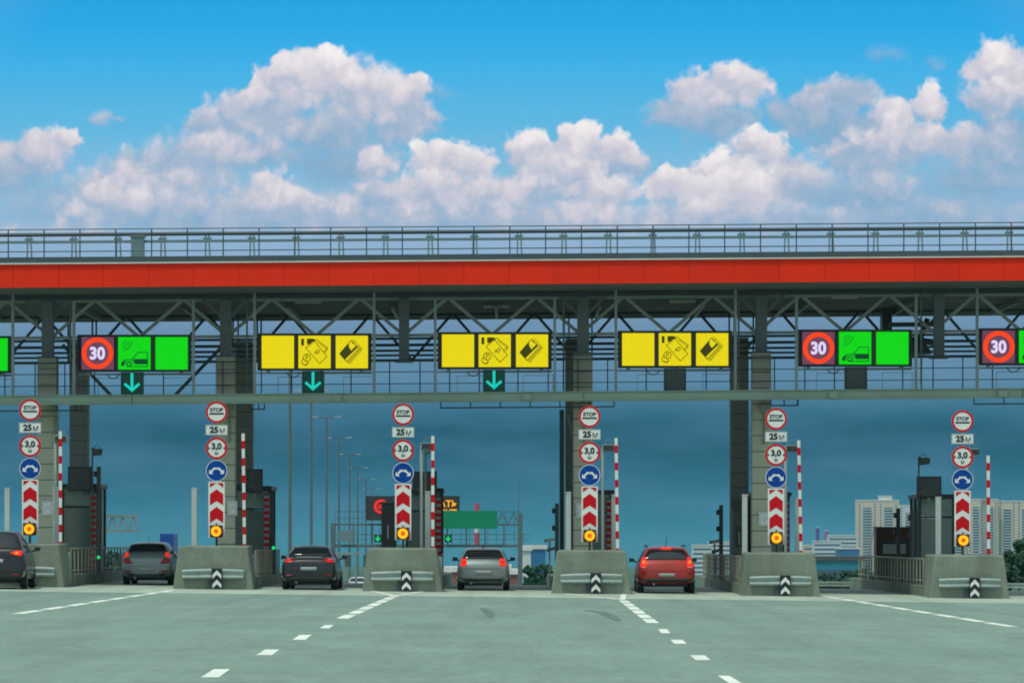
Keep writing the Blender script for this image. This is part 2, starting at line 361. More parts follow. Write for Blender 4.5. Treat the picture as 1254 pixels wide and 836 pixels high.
M['column'] = mat('column_concrete', (0.42, 0.45, 0.35), 0.85, var=0.06, scale=1.2, dirt=0.25, dirtcol=(0.30, 0.32, 0.25), bump=0.15, pervar=0.06, bscale=14, streak=True)
M['column_shade'] = mat('shaded_column_concrete', (0.19, 0.215, 0.205), 0.85, var=0.08, scale=1.2, dirt=0.3, dirtcol=(0.14, 0.155, 0.15), streak=True, pervar=0.05)  # column concrete again, base colour darkened to paint in the shade under the canopy
M['truss'] = mat('pale_truss_paint', (0.42, 0.50, 0.47), 0.6, var=0.12, scale=2.0, dirt=0.3, dirtcol=(0.25, 0.30, 0.28))
M['steel2'] = mat('dark_grey_steel', (0.15, 0.19, 0.20), 0.6, var=0.12, scale=2.0, dirt=0.25)
M['steel'] = mat('painted_grey_steel', (0.22, 0.26, 0.25), 0.6, 0.0, var=0.12, scale=2.0, dirt=0.25)
M['hanger'] = mat('galvanised_hanger', (0.22, 0.27, 0.27), 0.5, 0.5, var=0.12, scale=2.0, dirt=0.15)
M['dark_steel'] = mat('dark_blue_grey_steel', (0.055, 0.08, 0.09), 0.5, 0.1, var=0.15, scale=2.0)
M['beam'] = mat('beam_paint', (0.24, 0.33, 0.26), 0.6, 0.0, var=0.06, scale=1.0, dirt=0.30, dirtcol=(0.13, 0.16, 0.14), streak=True)
M['red'] = mat('red_fascia_panel', (0.75, 0.026, 0.005), 0.6, 0.0, var=0.06, scale=0.35, dirt=0.30, dirtcol=(0.46, 0.018, 0.01), spec=0.15, streak=True, pervar=0.02)
M['trim'] = mat('pale_trim', (0.55, 0.55, 0.50), 0.6)
M['deck'] = mat('roof_deck_sheet', (0.16, 0.17, 0.16), 0.7, 0.0, var=0.1, scale=1.0, dirt=0.3)
M['rail'] = mat('thin_railing_paint', (0.05, 0.065, 0.07), 0.5, 0.3)
M['pole'] = mat('lamp_post_paint', (0.09, 0.13, 0.14), 0.6)
M['frost'] = mat('parapet_post_paint', (0.14, 0.22, 0.235), 0.4, 0.3, var=0.1)
M['black'] = mat('black_housing', (0.032, 0.038, 0.040), 0.5, 0.0, var=0.2)
M['dark'] = mat('charcoal_housing', (0.075, 0.088, 0.090), 0.6, 0.0, var=0.15)
M['white'] = mat('white_sign_face', (0.66, 0.70, 0.66), 0.5, var=0.04, dirt=0.15, dirtcol=(0.45, 0.48, 0.44))
M['signred'] = mat('sign_red', (0.52, 0.003, 0.010), 0.6, var=0.04, spec=0.15)
M['signblue'] = mat('sign_blue', (0.001, 0.050, 0.27), 0.6, var=0.05, spec=0.15)
M['ink'] = mat('sign_black', (0.015, 0.018, 0.022), 0.5)
M['greybox'] = mat('grey_enamel_box', (0.28, 0.32, 0.31), 0.5, 0.1, var=0.08, dirt=0.2)
M['whitepole'] = mat('white_pole_paint', (0.42, 0.48, 0.46), 0.5, var=0.06, dirt=0.25, dirtcol=(0.25, 0.28, 0.26))
M['galv'] = mat('galvanised_rail', (0.30, 0.38, 0.35), 0.6, 0.05, var=0.12, scale=4, dirt=0.25)
M['fence'] = mat('fence_galvanised', (0.27, 0.27, 0.20), 0.6, 0.0, var=0.15)
M['boothglass'] = glass('booth_glass', (0.09, 0.16, 0.14), 0.15)
M['boothin'] = mat('booth_blind', (0.22, 0.30, 0.27), 0.8)
M['maroon'] = mat('maroon_cabinet', (0.070, 0.018, 0.016), 0.5, var=0.15)
M['yellow'] = emit('lit_yellow_display', (230, 214, 0), 1.0, dots=0.18)
M['green'] = emit('lit_green_display', (0, 214, 4), 1.0, dots=0.12)
M['ledred'] = emit('lit_red_ring', (255, 66, 10), 1.0, dots=0.45, dscale=60)
M['ledface'] = emit('dim_led_face', (120, 72, 96), 0.8, dots=0.3)
M['ledwhite'] = emit('lit_white_digits', (226, 214, 250), 1.0)
M['teal'] = emit('lit_teal_arrow', (20, 205, 190), 1.0)
M['tealdim'] = emit('teal_lamp_face', (6, 50, 40), 1.0)
M['offface'] = mat('unlit_signal_face', (0.045, 0.065, 0.058), 0.5)
M['symy'] = mat('unlit_symbol_pixels', (0.15, 0.12, 0.006), 0.6)
M['symg'] = mat('unlit_symbol_pixels_green', (0.006, 0.14, 0.04), 0.6)
M['amber'] = emit('lit_amber_lamp', (255, 196, 10), 1.15)
M['ambercore'] = emit('lit_orange_core', (235, 92, 0), 1.0)
M['amberdark'] = mat('amber_lens_rim', (0.30, 0.05, 0.005), 0.4)
M['tail'] = emit('lit_tail_light', (255, 44, 26), 1.0, base=(.4, .01, .01))
M['tailcore'] = emit('lit_tail_core', (255, 130, 50), 1.1)
M['taildim'] = mat('tail_lens', (0.28, 0.012, 0.016), 0.25)
M['tyre'] = mat('tyre_rubber', (0.018, 0.020, 0.022), 0.85)
M['rim'] = mat('alloy_rim', (0.30, 0.32, 0.33), 0.35, 0.8)
M['carglass'] = glass('car_glass', (0.012, 0.016, 0.020), 0.05)
M['plastic'] = mat('black_plastic', (0.022, 0.025, 0.027), 0.6)
M['plate'] = mat('number_plate_blank', (0.30, 0.33, 0.32), 0.5)
M['greensign'] = mat('green_direction_sign', (0.0, 0.20, 0.10), 0.5, var=0.04)
M['ambertext'] = emit('lit_amber_text', (255, 176, 10), 1.0)
M['greenlamp'] = emit('lit_green_arrow', (20, 226, 120), 1.0)
M['bark'] = mat('tree_bark', (0.06, 0.05, 0.035), 0.9)
M['leaf'] = mat('tree_leaves', (0.020, 0.075, 0.035), 0.8, var=0.45, scale=0.6)
M['leaf2'] = mat('dark_tree_leaves', (0.028, 0.075, 0.055), 0.8, var=0.45, scale=0.6)
M['facade'] = mat('cream_facade', (0.58, 0.50, 0.38), 0.85, var=0.05, scale=0.05)
M['facadew'] = mat('white_facade', (0.55, 0.60, 0.60), 0.85, var=0.06, scale=0.05)
M['farwin'] = mat('far_window_glass', (0.07, 0.11, 0.18), 0.25, var=0.2, scale=0.1)
M['slab'] = mat('white_balcony', (0.62, 0.62, 0.58), 0.8)
M['tealglass'] = mat('teal_hall_glass', (0.03, 0.22, 0.30), 0.3, var=0.2, scale=0.1)
M['bluewall'] = mat('blue_sheet_wall', (0.03, 0.15, 0.32), 0.5)
M['brick'] = mat('red_brown_roof', (0.22, 0.09, 0.08), 0.8)

# ================================================================ ground
def gz(x, y):
    x_ = max(-60, min(60, x))
    z = -0.012 * x_
    if y > 128:
        z -= 0.019 * (min(y, 620) - 128)
        if y > 620: z -= 0.0075 * (y - 620)
    return z
def px2g(px, py):
    D = CH / ((py - HZ) / F - 0.012 * (px - 627) / F)
    return ((px - 627) * D / F, D)
def sheet(name, xs, ys, m, lift, kind='structure'):
    b = bmesh.new(); rows = []
    for y in ys: rows.append([b.verts.new((x, y, gz(x, y) + lift)) for x in xs])
    for r0, r1 in zip(rows[:-1], rows[1:]):
        for i in range(len(xs) - 1): b.faces.new((r0[i], r0[i+1], r1[i+1], r1[i]))
    me = bpy.data.meshes.new(name); b.to_mesh(me); b.free(); me.materials.append(m)
    o = bpy.data.objects.new(name, me); COL.objects.link(o); return tag(o, kind=kind)
YS = [-60, -20, 20, 60, 90, 110, 128, 140, 170, 220, 300, 420, 620, 1000, 1800, 3600, 6000, 12000]
sheet('ground', [-9000, -2500, -600, -200, -60, -40, 40, 60, 200, 600, 2500, 9000], YS, M['grass'], -0.12)
sheet('road', [-48, -30, -15, 0, 15, 30, 48], [-60, -20, 20, 60, 90, 100.5], M['asphalt'], 0.0)
sheet('toll_plaza', [-48, -30, -15, 0, 15, 30, 48], [100.5, 110, 128, 142], M['pad'], 0.0)
sheet('highway', [-26, -15, 0, 15, 26], [142, 170, 220, 300, 420, 620], M['asphalt'], 0.0)

def mark_poly(name, pts, m=None, lift=0.004):
    b = bmesh.new(); vs_ = [b.verts.new((x, y, gz(x, y) + lift)) for x, y in pts]; f = b.faces.new(vs_)
    f.normal_update()
    if f.normal.z < 0: f.normal_flip()
    me = bpy.data.meshes.new(name); b.to_mesh(me); b.free(); me.materials.append(m or M['line'])
    o = bpy.data.objects.new(name, me); COL.objects.link(o); return tag(o, kind='structure')
def dashes(p0, p1, dash, gap, w=0.22, first=0.0):
    a_ = Vector(p0); b_ = Vector(p1); d = b_ - a_; Lh = d.length; d /= Lh; n = Vector((d.y, -d.x)) * w / 2
    s = first
    while s < Lh:
        e_ = min(s + dash, Lh); q0 = a_ + d * s; q1 = a_ + d * e_
        mark_poly('lane_marking', [tuple(q0 - n), tuple(q0 + n), tuple(q1 + n), tuple(q1 - n)]); s += dash + gap
for poly in ([(246,829),(268,829),(282,819),(262,819)], [(313,802),(333,802),(342,795),(325,795)], [(358,783),(374,783),(382,777),(367,777)], [(391,769),(403,769),(409,765),(398,765)],
             [(879,827),(893,827),(910,837),(894,837)][:4], [(845,802),(863,802),(870,808),(852,808)], [(821,783),(836,783),(841,788),(826,788)], [(806,770),(817,770),(821,775),(810,775)]):
    mark_poly('lane_marking', [px2g(*p) for p in poly])
dashes(px2g(419, 757), px2g(484, 729), 3.6, 0.9, 0.26)
dashes(px2g(800, 762.5), px2g(762, 734), 3.6, 0.9, 0.26)
dashes(px2g(22, 751), px2g(214, 722), 3.4, 0.8, 0.26)
dashes(px2g(1240, 767), px2g(1018, 731), 3.4, 0.8, 0.26)
for ap, l, r in (((484, 729), (452, 722.5), (528, 722.5)), ((762, 734), (690, 726.4), (764, 727)), ((214, 722), (196, 720), (330, 720.5)), ((1018, 731), (925, 728), (1000, 728.5))):
    dashes(px2g(*ap), px2g(*l), 99, 1, 0.16); dashes(px2g(*ap), px2g(*r), 99, 1, 0.16)
def skid(pts, w):
    g = [px2g(*p) for p in pts]; n = len(g); up = []; dn_ = []
    for i, (x, y) in enumerate(g):
        ww = w * math.sin(math.pi * (i + .5) / n) + .03; up.append((x - ww, y)); dn_.append((x + ww, y))
    mark_poly('skid_mark', up + dn_[::-1], M['rubber_mark'], 0.006)
skid([(590, 744), (594, 746), (599, 750), (601, 756)], 0.08)
skid([(718, 747), (735, 749), (748, 754), (757, 760)], 0.12)

# ================================================================ the canopy
SL = 0.0072      # the canopy and the gantry rise a little to the right
def rise(v): return (v.x, v.y, v.z + SL * v.x)
ISL = [-15.53 + 6.01 * i for i in range(6)]
CX = [-15.70, -9.68, 2.40, 8.43]
X0, X1 = -25.0, 25.0
canopy = empty('toll_canopy', (0, 119, 0), 'long flat toll plaza canopy with red fascia and roof railing on concrete columns', 'canopy')
def C(b, name, m, parent=canopy, **k):
    b.warp(rise).move((0, -119, 0)); return b.build(name, m, parent, **k)
pz0, pz1 = 9.99, 10.74
x = X0; i = 0
while x < X1:                                  # fascia cassettes with narrow joints
    C(B().box(x, x + 1.457, 111.0 + random.uniform(-.003, .003), 111.12, pz0, pz1), 'fascia_panel', M['red']); x += 1.465
C(B().box(X0, X1, 110.93, 111.2, pz1 + .002, pz1 + .045), 'fascia_trim', M['trim'])
C(B().box(X0, X1, 111.06, 111.5, pz1 + .05, pz1 + .24), 'gutter', M['dark_steel'])
C(B().box(X0, X1, 111.13, 111.2, pz0 + .02, pz1), 'fascia_backing', M['steel'])
C(B().box(X0, X1, 111.52, 127.2, 10.45, 10.85), 'roof_slab', M['deck'])
bb = B(); y = 111.6
while y < 127.2:
    bb.box(X0, X1, y, y + .16, 10.02, 10.44); y += 0.62
C(bb, 'soffit_ribs', M['deck'])
C(B().box(X0, X1, 127.21, 127.35, 9.9, 10.9), 'rear_fascia', M['steel'])
C(B().box(X0, X1, 114.9, 115.15, 9.86, 10.0), 'front_girder', M['dark_steel'])
for sx_, sy in ((-7.5, 118), (-1.0, 121), (-12.4, 116.5), (5.5, 119), (11.0, 117.5)):
    C(B().box(sx_, sx_ + .9, sy, sy + .14, 9.90, 10.0), 'ceiling_lamp', M['trim'])
# roof-edge railing
rail = empty('roof_railing', (0, 111.35, 10.98), 'thin dark railing running along the canopy roof edge above the red fascia', 'railing')
def RL(b, name, m): b.warp(rise).move((0, -111.35, -10.98)); return b.build(name, m, rail)
for z, r in ((11.90, .018), (11.18, .020), (11.45, .010)):
    RL(B().tube((X0, 111.3, z), (X1, 111.3, z), r, 6), 'handrail', M['rail'])
x = -24.6
while x < X1:
    b = B().tube((x, 111.3, 10.92), (x, 111.3, 11.9), .022, 6).bar((x, 111.32, 11.0), (x - .06, 111.75, 10.99), .03); RL(b, 'post', M['rail']); x += 1.168
par = empty('roof_parapet_frame', (0, 118, 10.85), 'pale steel parapet frame standing on the canopy roof behind the thin railing', 'parapet')
def PR(b, name, m): b.warp(rise).move((0, -118, -10.85)); return b.build(name, m, par)
PR(B().tube((X0, 118, 12.33), (X1, 118, 12.33), .065, 8), 'top_tube', M['dark_steel'])
PR(B().box(X0, X1, 117.97, 118.03, 12.04, 12.12), 'mid_rail', M['frost'])
PR(B().box(X0, X1, 117.90, 118.10, 11.20, 11.36), 'bottom_rail', M['dark_steel'])
PR(B().box(X0, X1, 118.04, 118.10, 10.86, 11.22), 'kerb_upstand', M['steel'])
x = -24.4
while x < X1:
    b = B().bar((x - .07, 118, 10.86), (x - .04, 118, 12.3), .05).bar((x + .13, 118, 10.86), (x + .06, 118, 12.3), .05).prism([(x-.16, 12.2), (x+.16, 12.2), (x+.09, 12.05), (x-.09, 12.05)], 117.98, 118.02)
    PR(b, 'post', M['frost']); x += 1.54
hb = empty('roof_hatch_box', (-12.9, 118.4, 10.85), 'small grey cabinet standing on the canopy roof near its left end', 'roof cabinet')
B().box(-.22, .22, -.9, -.5, 0, 1.25).build('cabinet_body', M['frost'], hb, bevel=.02); B().box(-.26, .26, -.94, -.46, 1.252, 1.30).build('cabinet_lid', M['steel'], hb)

# concrete columns with steel heads
def conc(x, y, w, z1, name='front_column', m='column'):
    t = B(); z = gz(x, y) - .1; k = 0
    col = C(B().box(x - w/2 + .02, x + w/2 - .02, y - w/2 + .02, y + w/2 - .02, z, z1 - .01), name, M['dark'])
    while z < z1 - .05:
        zt = min(z + .535, z1); t.box(x - w/2, x + w/2, y - w/2, y + w/2, z, zt - .03); z = zt
    C(t, 'cladding', M[m], col)
    # keep sub-part in place: its parent has no transform
    return col
for x in CX:
    conc(x, 115.5, .64, 7.95)
    b = B().box(x - .19, x + .19, 115.3, 115.7, 7.95, 10.0).box(x - .32, x + .32, 115.2, 115.8, 7.951, 7.99)
    b.prism([(x-.9, 9.95), (x-.15, 9.2), (x-.15, 9.35), (x-.75, 9.97)], 115.42, 115.58).prism([(x+.15, 9.2), (x+.9, 9.95), (x+.75, 9.97), (x+.15, 9.35)], 115.42, 115.58)
    C(b, 'steel_head', M['steel2'])
    conc(x - .12, 124.9, .66, 9.0, 'rear_column', 'column_shade')
    b = B()
    for dx in (-.5, -.32, .38, .52): b.box(x + dx - .03, x + dx + .03, 124.6, 124.66, 8.3, 10.0)
    C(b, 'downpipe', M['dark_steel'])
C(B().bar((-15.35, 116.6, 8.45), (-13.65, 116.6, 6.66), .11), 'brace', M['dark_steel'])
C(B().bar((-9.95, 116.6, 8.30), (-11.55, 116.6, 6.66), .11), 'brace', M['dark_steel'])
for x in (-3.65, 14.44, -21.7, 20.4):                       # hanging steel posts where there is no concrete column
    C(B().box(x - .17, x + .17, 115.3, 115.66, 7.75, 10.0).box(x - .3, x + .3, 115.2, 115.76, 7.70, 7.75), 'hanging_post', M['steel2'])
C(B().box(13.5, 13.85, 124.4, 125.2, 8.4, 10.0).tube((14.0, 124, 8.9), (15.6, 124, 8.7), .12).tube((14.6, 124, 8.2), (15.1, 124, 9.6), .10).box(13.7, 15.5, 123.6, 124.0, 9.3, 9.45).prism([(13.4, 8.2), (15.2, 8.3), (14.9, 8.75), (13.8, 8.6)], 123.4, 124.2), 'pipe_cluster', M['dark_steel'])
# trusses
for nm, D_, zt, zb, wd in (('front_truss', 116.15, 9.90, 8.66, .11), ('rear_truss', 125.5, 9.98, 8.3, .10)):
    b = B(); b.bar((X0, D_, zb), (X1, D_, zb), .10); b.bar((X0, D_, zt), (X1, D_, zt), .10)
    x = CX[1] - 15.0
    while x < X1 - 1:
        b.bar((x, D_, zb), (x + 1.46, D_ + .02, zt), wd, .06); b.bar((x + 1.54, D_, zt), (x + 3.0, D_ + .02, zb), wd, .06); x += 3.0
    C(b, nm, M['truss'] if nm == 'front_truss' else M['dark_steel'])
for z, r in ((8.95, .05), (8.72, .06), (8.52, .05), (8.35, .045)):
    C(B().tube((X0, 123.0, z), (X1, 123.0, z), r, 6), 'tie_pipe', M['dark_steel'])
for k in range(13):
    x = -22.4 + 3.64 * k
    C(B().box(x - .05, x + .05, 119.1, 125.4, 9.80, 9.98), 'cross_girder', M['steel2'])

# ================================================================ sign gantry
gan = empty('sign_gantry', (0, 113.2, 6.2), 'pale green grey beam carrying the lane displays, hung on thin posts under the canopy', 'gantry')
def GN(b, name, m, **k): b.warp(rise).move((0, -113.2, -6.2)); return b.build(name, m, gan, **k)
zb0, zb1 = 6.26, 6.58
for xa, xb in ((X0, -12.60), (-12.575, 2.36), (2.385, 16.9), (16.93, X1)):
    GN(B().box(xa, xb, 113.06, 113.30, zb0 + .03, zb1 - .03).box(xa, xb, 113.0, 113.36, zb1 - .028, zb1).box(xa, xb, 113.0, 113.36, zb0, zb0 + .028), 'beam', M['beam'])
SGX = [(-54 - 627) * 114.3 / F + 6.015 * i for i in range(7)]
for i, sx_ in enumerate(SGX):
    for s in (-1.98, 2.0):
        GN(B().box(sx_ + s - .045, sx_ + s + .045, 113.62, 113.71, zb1 - .1, 9.75 if i % 2 else 9.97), 'hanger', M['hanger'])
for x in (-15.0, 1.75, 7.7, -9.0, 13.9): GN(B().box(x - .03, x + .03, 115.9, 115.97, 6.5, 9.97), 'rear_hanger', M['steel'])
for z, r in ((7.74, .022), (7.36, .016), (6.96, .016)):
    GN(B().tube((X0, 114.95, z), (X1, 114.95, z), r, 6), 'walkway_rail', M['dark_steel'])
x = -24.7; k = 0
while x < X1:
    GN(B().tube((x, 114.95, 6.5), (x, 114.95, 7.74), .022, 6), 'walkway_post', M['dark_steel']); x += (1.0, 1.0, 1.3, 1.02)[k % 4]; k += 1
GN(B().box(X0, X1, 113.9, 114.95, 6.44, 6.48), 'walkway_floor', M['dark_steel'])
for x in [s + .95 for s in SGX] + [s - 1.25 for s in SGX]:
    GN(B().line2([(x, 6.5), (x, 7.18), (x + 1.0, 7.18), (x + 1.0, 6.5)], .016, 114.3, 114.32), 'cable_guard', M['steel'])
for pa, pb in ((-40, 95), (306, 324), (540, 752), (944, 977), (1193, 1300), (92, 100)):
    xa, xb = (pa - 627) * 114.5 / F, (pb - 627) * 114.5 / F
    b = B().bar((xa, 114.5, 6.12), (xb, 114.5, 6.12), .045)
    xx = xa
    while xx < xb + .01: b.bar((xx, 114.5, 6.1), (xx - .02, 114.5, 6.42), .04); xx += max(.3, min(1.0, (xb - xa) / 2))
    b.bar((xb, 114.5, 6.1), (xb, 114.5, 6.42), .04)
    GN(b, 'cable_tray', M['dark_steel'])
for x, w in ((-5.9, .25), (.35, .3), (10.5, .28), (16.1, .3)):
    GN(B().box(x, x + w, 112.94, 113.0, zb0 + .03, zb1 - .06), 'junction_box', M['beam'])

# ---------------------------------------------------------------- lane displays
def car_symbol(p, cx, cz, h):         # 1.12 m face, drawn in unlit pixels
    y0, y1 = -.012, -.002; s = h / 1.12
    def T(pts): return [(cx + x * s, cz + z * s) for x, z in pts]
    b = B()
    body = [(-.43, -.46), (-.43, -.33), (-.32, -.24), (-.13, -.20), (.06, -.03), (.12, .04), (.46, .04), (.46, -.46)]
    b.line2(T([(-.16, -.46), (.10, -.46)]), .022*s, y0, y1)
    b.line2(T([(-.44, -.42), (-.43, -.33), (-.32, -.24), (-.06, -.21), (.13, .03), (.46, .03), (.46, -.46), (.02, -.46)]), .028*s, y0, y1)
    b.prism(T([(.02, -.38), (.46, -.38), (.46, -.20), (-.04, -.20)]), y0, y1)
    b.prism(T([(-.44, -.44), (-.36, -.44), (-.30, -.27), (-.43, -.32)]), y0, y1)
    b.ring(cx - .19*s, cz - .38*s, .055*s, .10*s, y0, y1, 20)
    b.ring(cx - .19*s, cz - .38*s, .15*s, .172*s, y0 - .003, y1, 20, 0, 180)
    for r in (.16, .27, .38): b.ring(cx - .45*s, cz + .47*s, (r - .014)*s, (r + .012)*s, y0, y1, 16, -82, -8)
    return b.build('car_symbol', M['symg'], p)
def cash_symbol(p, cx, cz, h):
    y0, y1 = -.012, -.002; s = h / 1.12
    def T(pts): return [(cx + x * s, cz + z * s) for x, z in pts]
    b = B()
    b.line2(T([(-.30, .14), (-.02, .40), (.44, -.16), (.18, -.40), (-.30, .14)]), .024*s, y0, y1)
    b.line2(T([(.06, .44), (.46, .14), (.44, .08), (.36, -.02)]), .024*s, y0, y1); b.line2(T([(.12, .34), (.42, .10), (.30, .02)]), .018*s, y0, y1)
    b.prism(T([(-.26, .26), (-.26, .46), (-.04, .46), (.06, .40), (-.04, .36), (-.14, .28)]), y0, y1)
    b.prism(T([(-.46, .22), (-.36, .22), (-.36, .46), (-.46, .46)]), y0, y1)
    for k in range(4): b.line2(T([(-.18 + .05*k, .24 + .045*k), (-.15 + .05*k, .19 + .045*k)]), .014*s, y0, y1)
    b.ring(cx - .26*s, cz - .20*s, .115*s, .14*s, y0, y1, 24); b.ring(cx - .34*s, cz - .34*s, .095*s, .118*s, y0, y1, 20, 90, 360); b.ring(cx - .30*s, cz - .38*s, .07*s, .09*s, y0, y1, 16, 180, 360)
    b.line2(T([(-.29, -.29), (-.29, -.12), (-.22, -.12), (-.22, -.20), (-.29, -.20)]), .022*s, y0, y1)
    c45 = [(.03, -.02), (.14, .11), (.20, .05), (.13, -.03), (.09, -.0)]
    b.line2(T([(-.01, -.06), (.13, .08), (.19, .02), (.11, -.07), (.06, -.02)]), .026*s, y0, y1); b.line2(T([(.02, .03), (.09, -.04)]), .02*s, y0, y1)
    return b.build('cash_symbol', M['symy'], p)
def card_symbol(p, cx, cz, h):
    y0, y1 = -.012, -.002; s = h / 1.12
    def T(pts): return [(cx + x * s, cz + z * s) for x, z in pts]
    b = B()
    b.line2(T([(-.42, -.06), (-.02, .40), (.26, .12), (-.18, -.34), (-.42, -.06)]), .024*s, y0, y1)
    b.prism(T([(-.42, -.06), (-.28, -.22), (-.02, .04), (-.10, .18), (-.02, .38), (-.04, .38)][:4] + [(-.16, .24)]), y0, y1)
    b.prism(T([(-.16, .24), (-.10, .18), (-.10, .30)]), y0, y1)
    b.prism(T([(-.28, -.22), (-.24, -.27), (.20, .15), (.15, .22), (-.02, .04)]), y0 - .001, y1)
    b.prism(T([(.02, .30), (.10, .26), (.15, .22), (.20, .20), (-.01, .38)]), y0 - .002, y1)
    b.line2(T([(.06, .42), (.36, .10), (-.08, -.40), (-.14, -.34)]), .02*s, y0, y1); b.line2(T([(.30, .12), (-.10, -.32)]), .016*s, y0, y1)
    for k in range(7): b.line2(T([(-.09 + .062*k, -.30 + .066*k), (-.05 + .062*k, -.35 + .066*k)]), .018*s, y0, y1)
    return b.build('card_symbol', M['symy'], p)
SIGNS = [
 ('speed', 'lit lane display cut by the left edge, only its plain green panel showing'),
 ('speed', 'lit lane display reading 30 beside two green panels, leftmost whole display, above a teal arrow'),
 ('pay', 'yellow lit lane display with cash and card symbols, leftmost of the three yellow ones'),
 ('pay', 'yellow lit lane display with cash and card symbols, middle of the three yellow ones'),
 ('pay', 'yellow lit lane display with cash and card symbols, rightmost of the three yellow ones'),
 ('speed', 'lit lane display reading 30 beside two green panels, above an unlit signal box'),
 ('speed', 'lit lane display reading 30 cut by the right edge of the picture'),
]
for i, sx_ in enumerate(SGX):
    kind_, lab = SIGNS[i]
    zc = 1.7 + (HZ - 430 - .0) * 114 / F + SL * sx_ + .02
    e_ = empty('lane_display', (sx_, 113.9, zc), lab, 'lane display', 'lit lane displays hung above the toll lanes')
    B().box(-1.87, 1.87, .10, .34, -.60, .60).box(-1.90, 1.90, .0, .12, .58, .62).box(-1.90, 1.90, .0, .12, -.62, -.58).box(-1.90, -1.86, .0, .12, -.58, .58).box(1.86, 1.90, .0, .12, -.58, .58).build('housing', M['black'], e_)
    B().ring(-.72, -.62, .20, .235, .12, .155, 14, 200, 340).build('cable', M['dark_steel'], e_)
    B().bar((-1.9, .2, -.70), (1.9, .2, -.70), .05).box(-1.6, -1.5, .1, .3, -.70, -.6).box(1.5, 1.6, .1, .3, -.70, -.6).build('mounting_rail', M['steel'], e_)
    for k, pc in enumerate((-1.225, 0.0, 1.245)):
        w = .535
        if kind_ == 'pay':
            f = B().box(pc - w, pc + w, 0, .099, -.54, .54).build('display_face', M['yellow'], e_)
            if k == 1: cash_symbol(f, pc, 0, 1.08)
            if k == 2: card_symbol(f, pc, 0, 1.08)
        else:
            if k == 0:
                f = B().box(pc - w, pc + w, 0, .099, -.54, .54).build('display_face', M['ledface'], e_)
                B().ring(pc, 0, .375, .525, -.02, -.002, 44).build('red_ring', M['ledred'], f)
                text_mesh('30', .56, pc, 0, -.014, M['ledwhite'], 'speed_digits', f, fat=.022, sx=.92)
            else:
                f = B().box(pc - w, pc + w, 0, .099, -.54, .54).build('display_face', M['green'], e_)
                if k == 1: car_symbol(f, pc, 0, 1.08)
SIGL = [None, (True, 'lit teal down arrow signal under the 30 display, leftmost'), (True, 'lit teal down arrow signal under the leftmost yellow display'), (True, 'lit teal down arrow signal under the middle yellow display'),
        (False, 'unlit dark lane signal box under the rightmost yellow display'), (False, 'unlit dark lane signal box under the 30 display on the right'), (False, 'unlit dark lane signal box cut by the right edge of the picture')]
for i, sx_ in enumerate(SGX):
    if not SIGL[i]: continue
    on, lab = SIGL[i]
    z = 1.7 + (HZ - 466.5) * 113.6 / F + SL * sx_
    e_ = empty('lane_signal', (sx_ - .02, 113.4, z), lab, 'lane signal', 'lane signal boxes standing on the gantry beam')
    B().box(-.365, .365, .05, .30, -.37, .37).box(-.365, -.345, -.03, .05, -.37, .37).box(.345, .365, -.03, .05, -.37, .37).box(-.345, .345, -.03, .05, .35, .37).build('housing', M['black'], e_)
    f = B().box(-.335, .335, .02, .049, -.34, .34).build('signal_face', M['tealdim'] if on else M['offface'], e_)
    if on: B().line2([(0, .30), (0, -.20)], .09, -.005, .018).line2([(-.215, -.03), (0, -.22), (.215, -.03)], .085, -.008, .018).build('down_arrow', M['teal'], f)

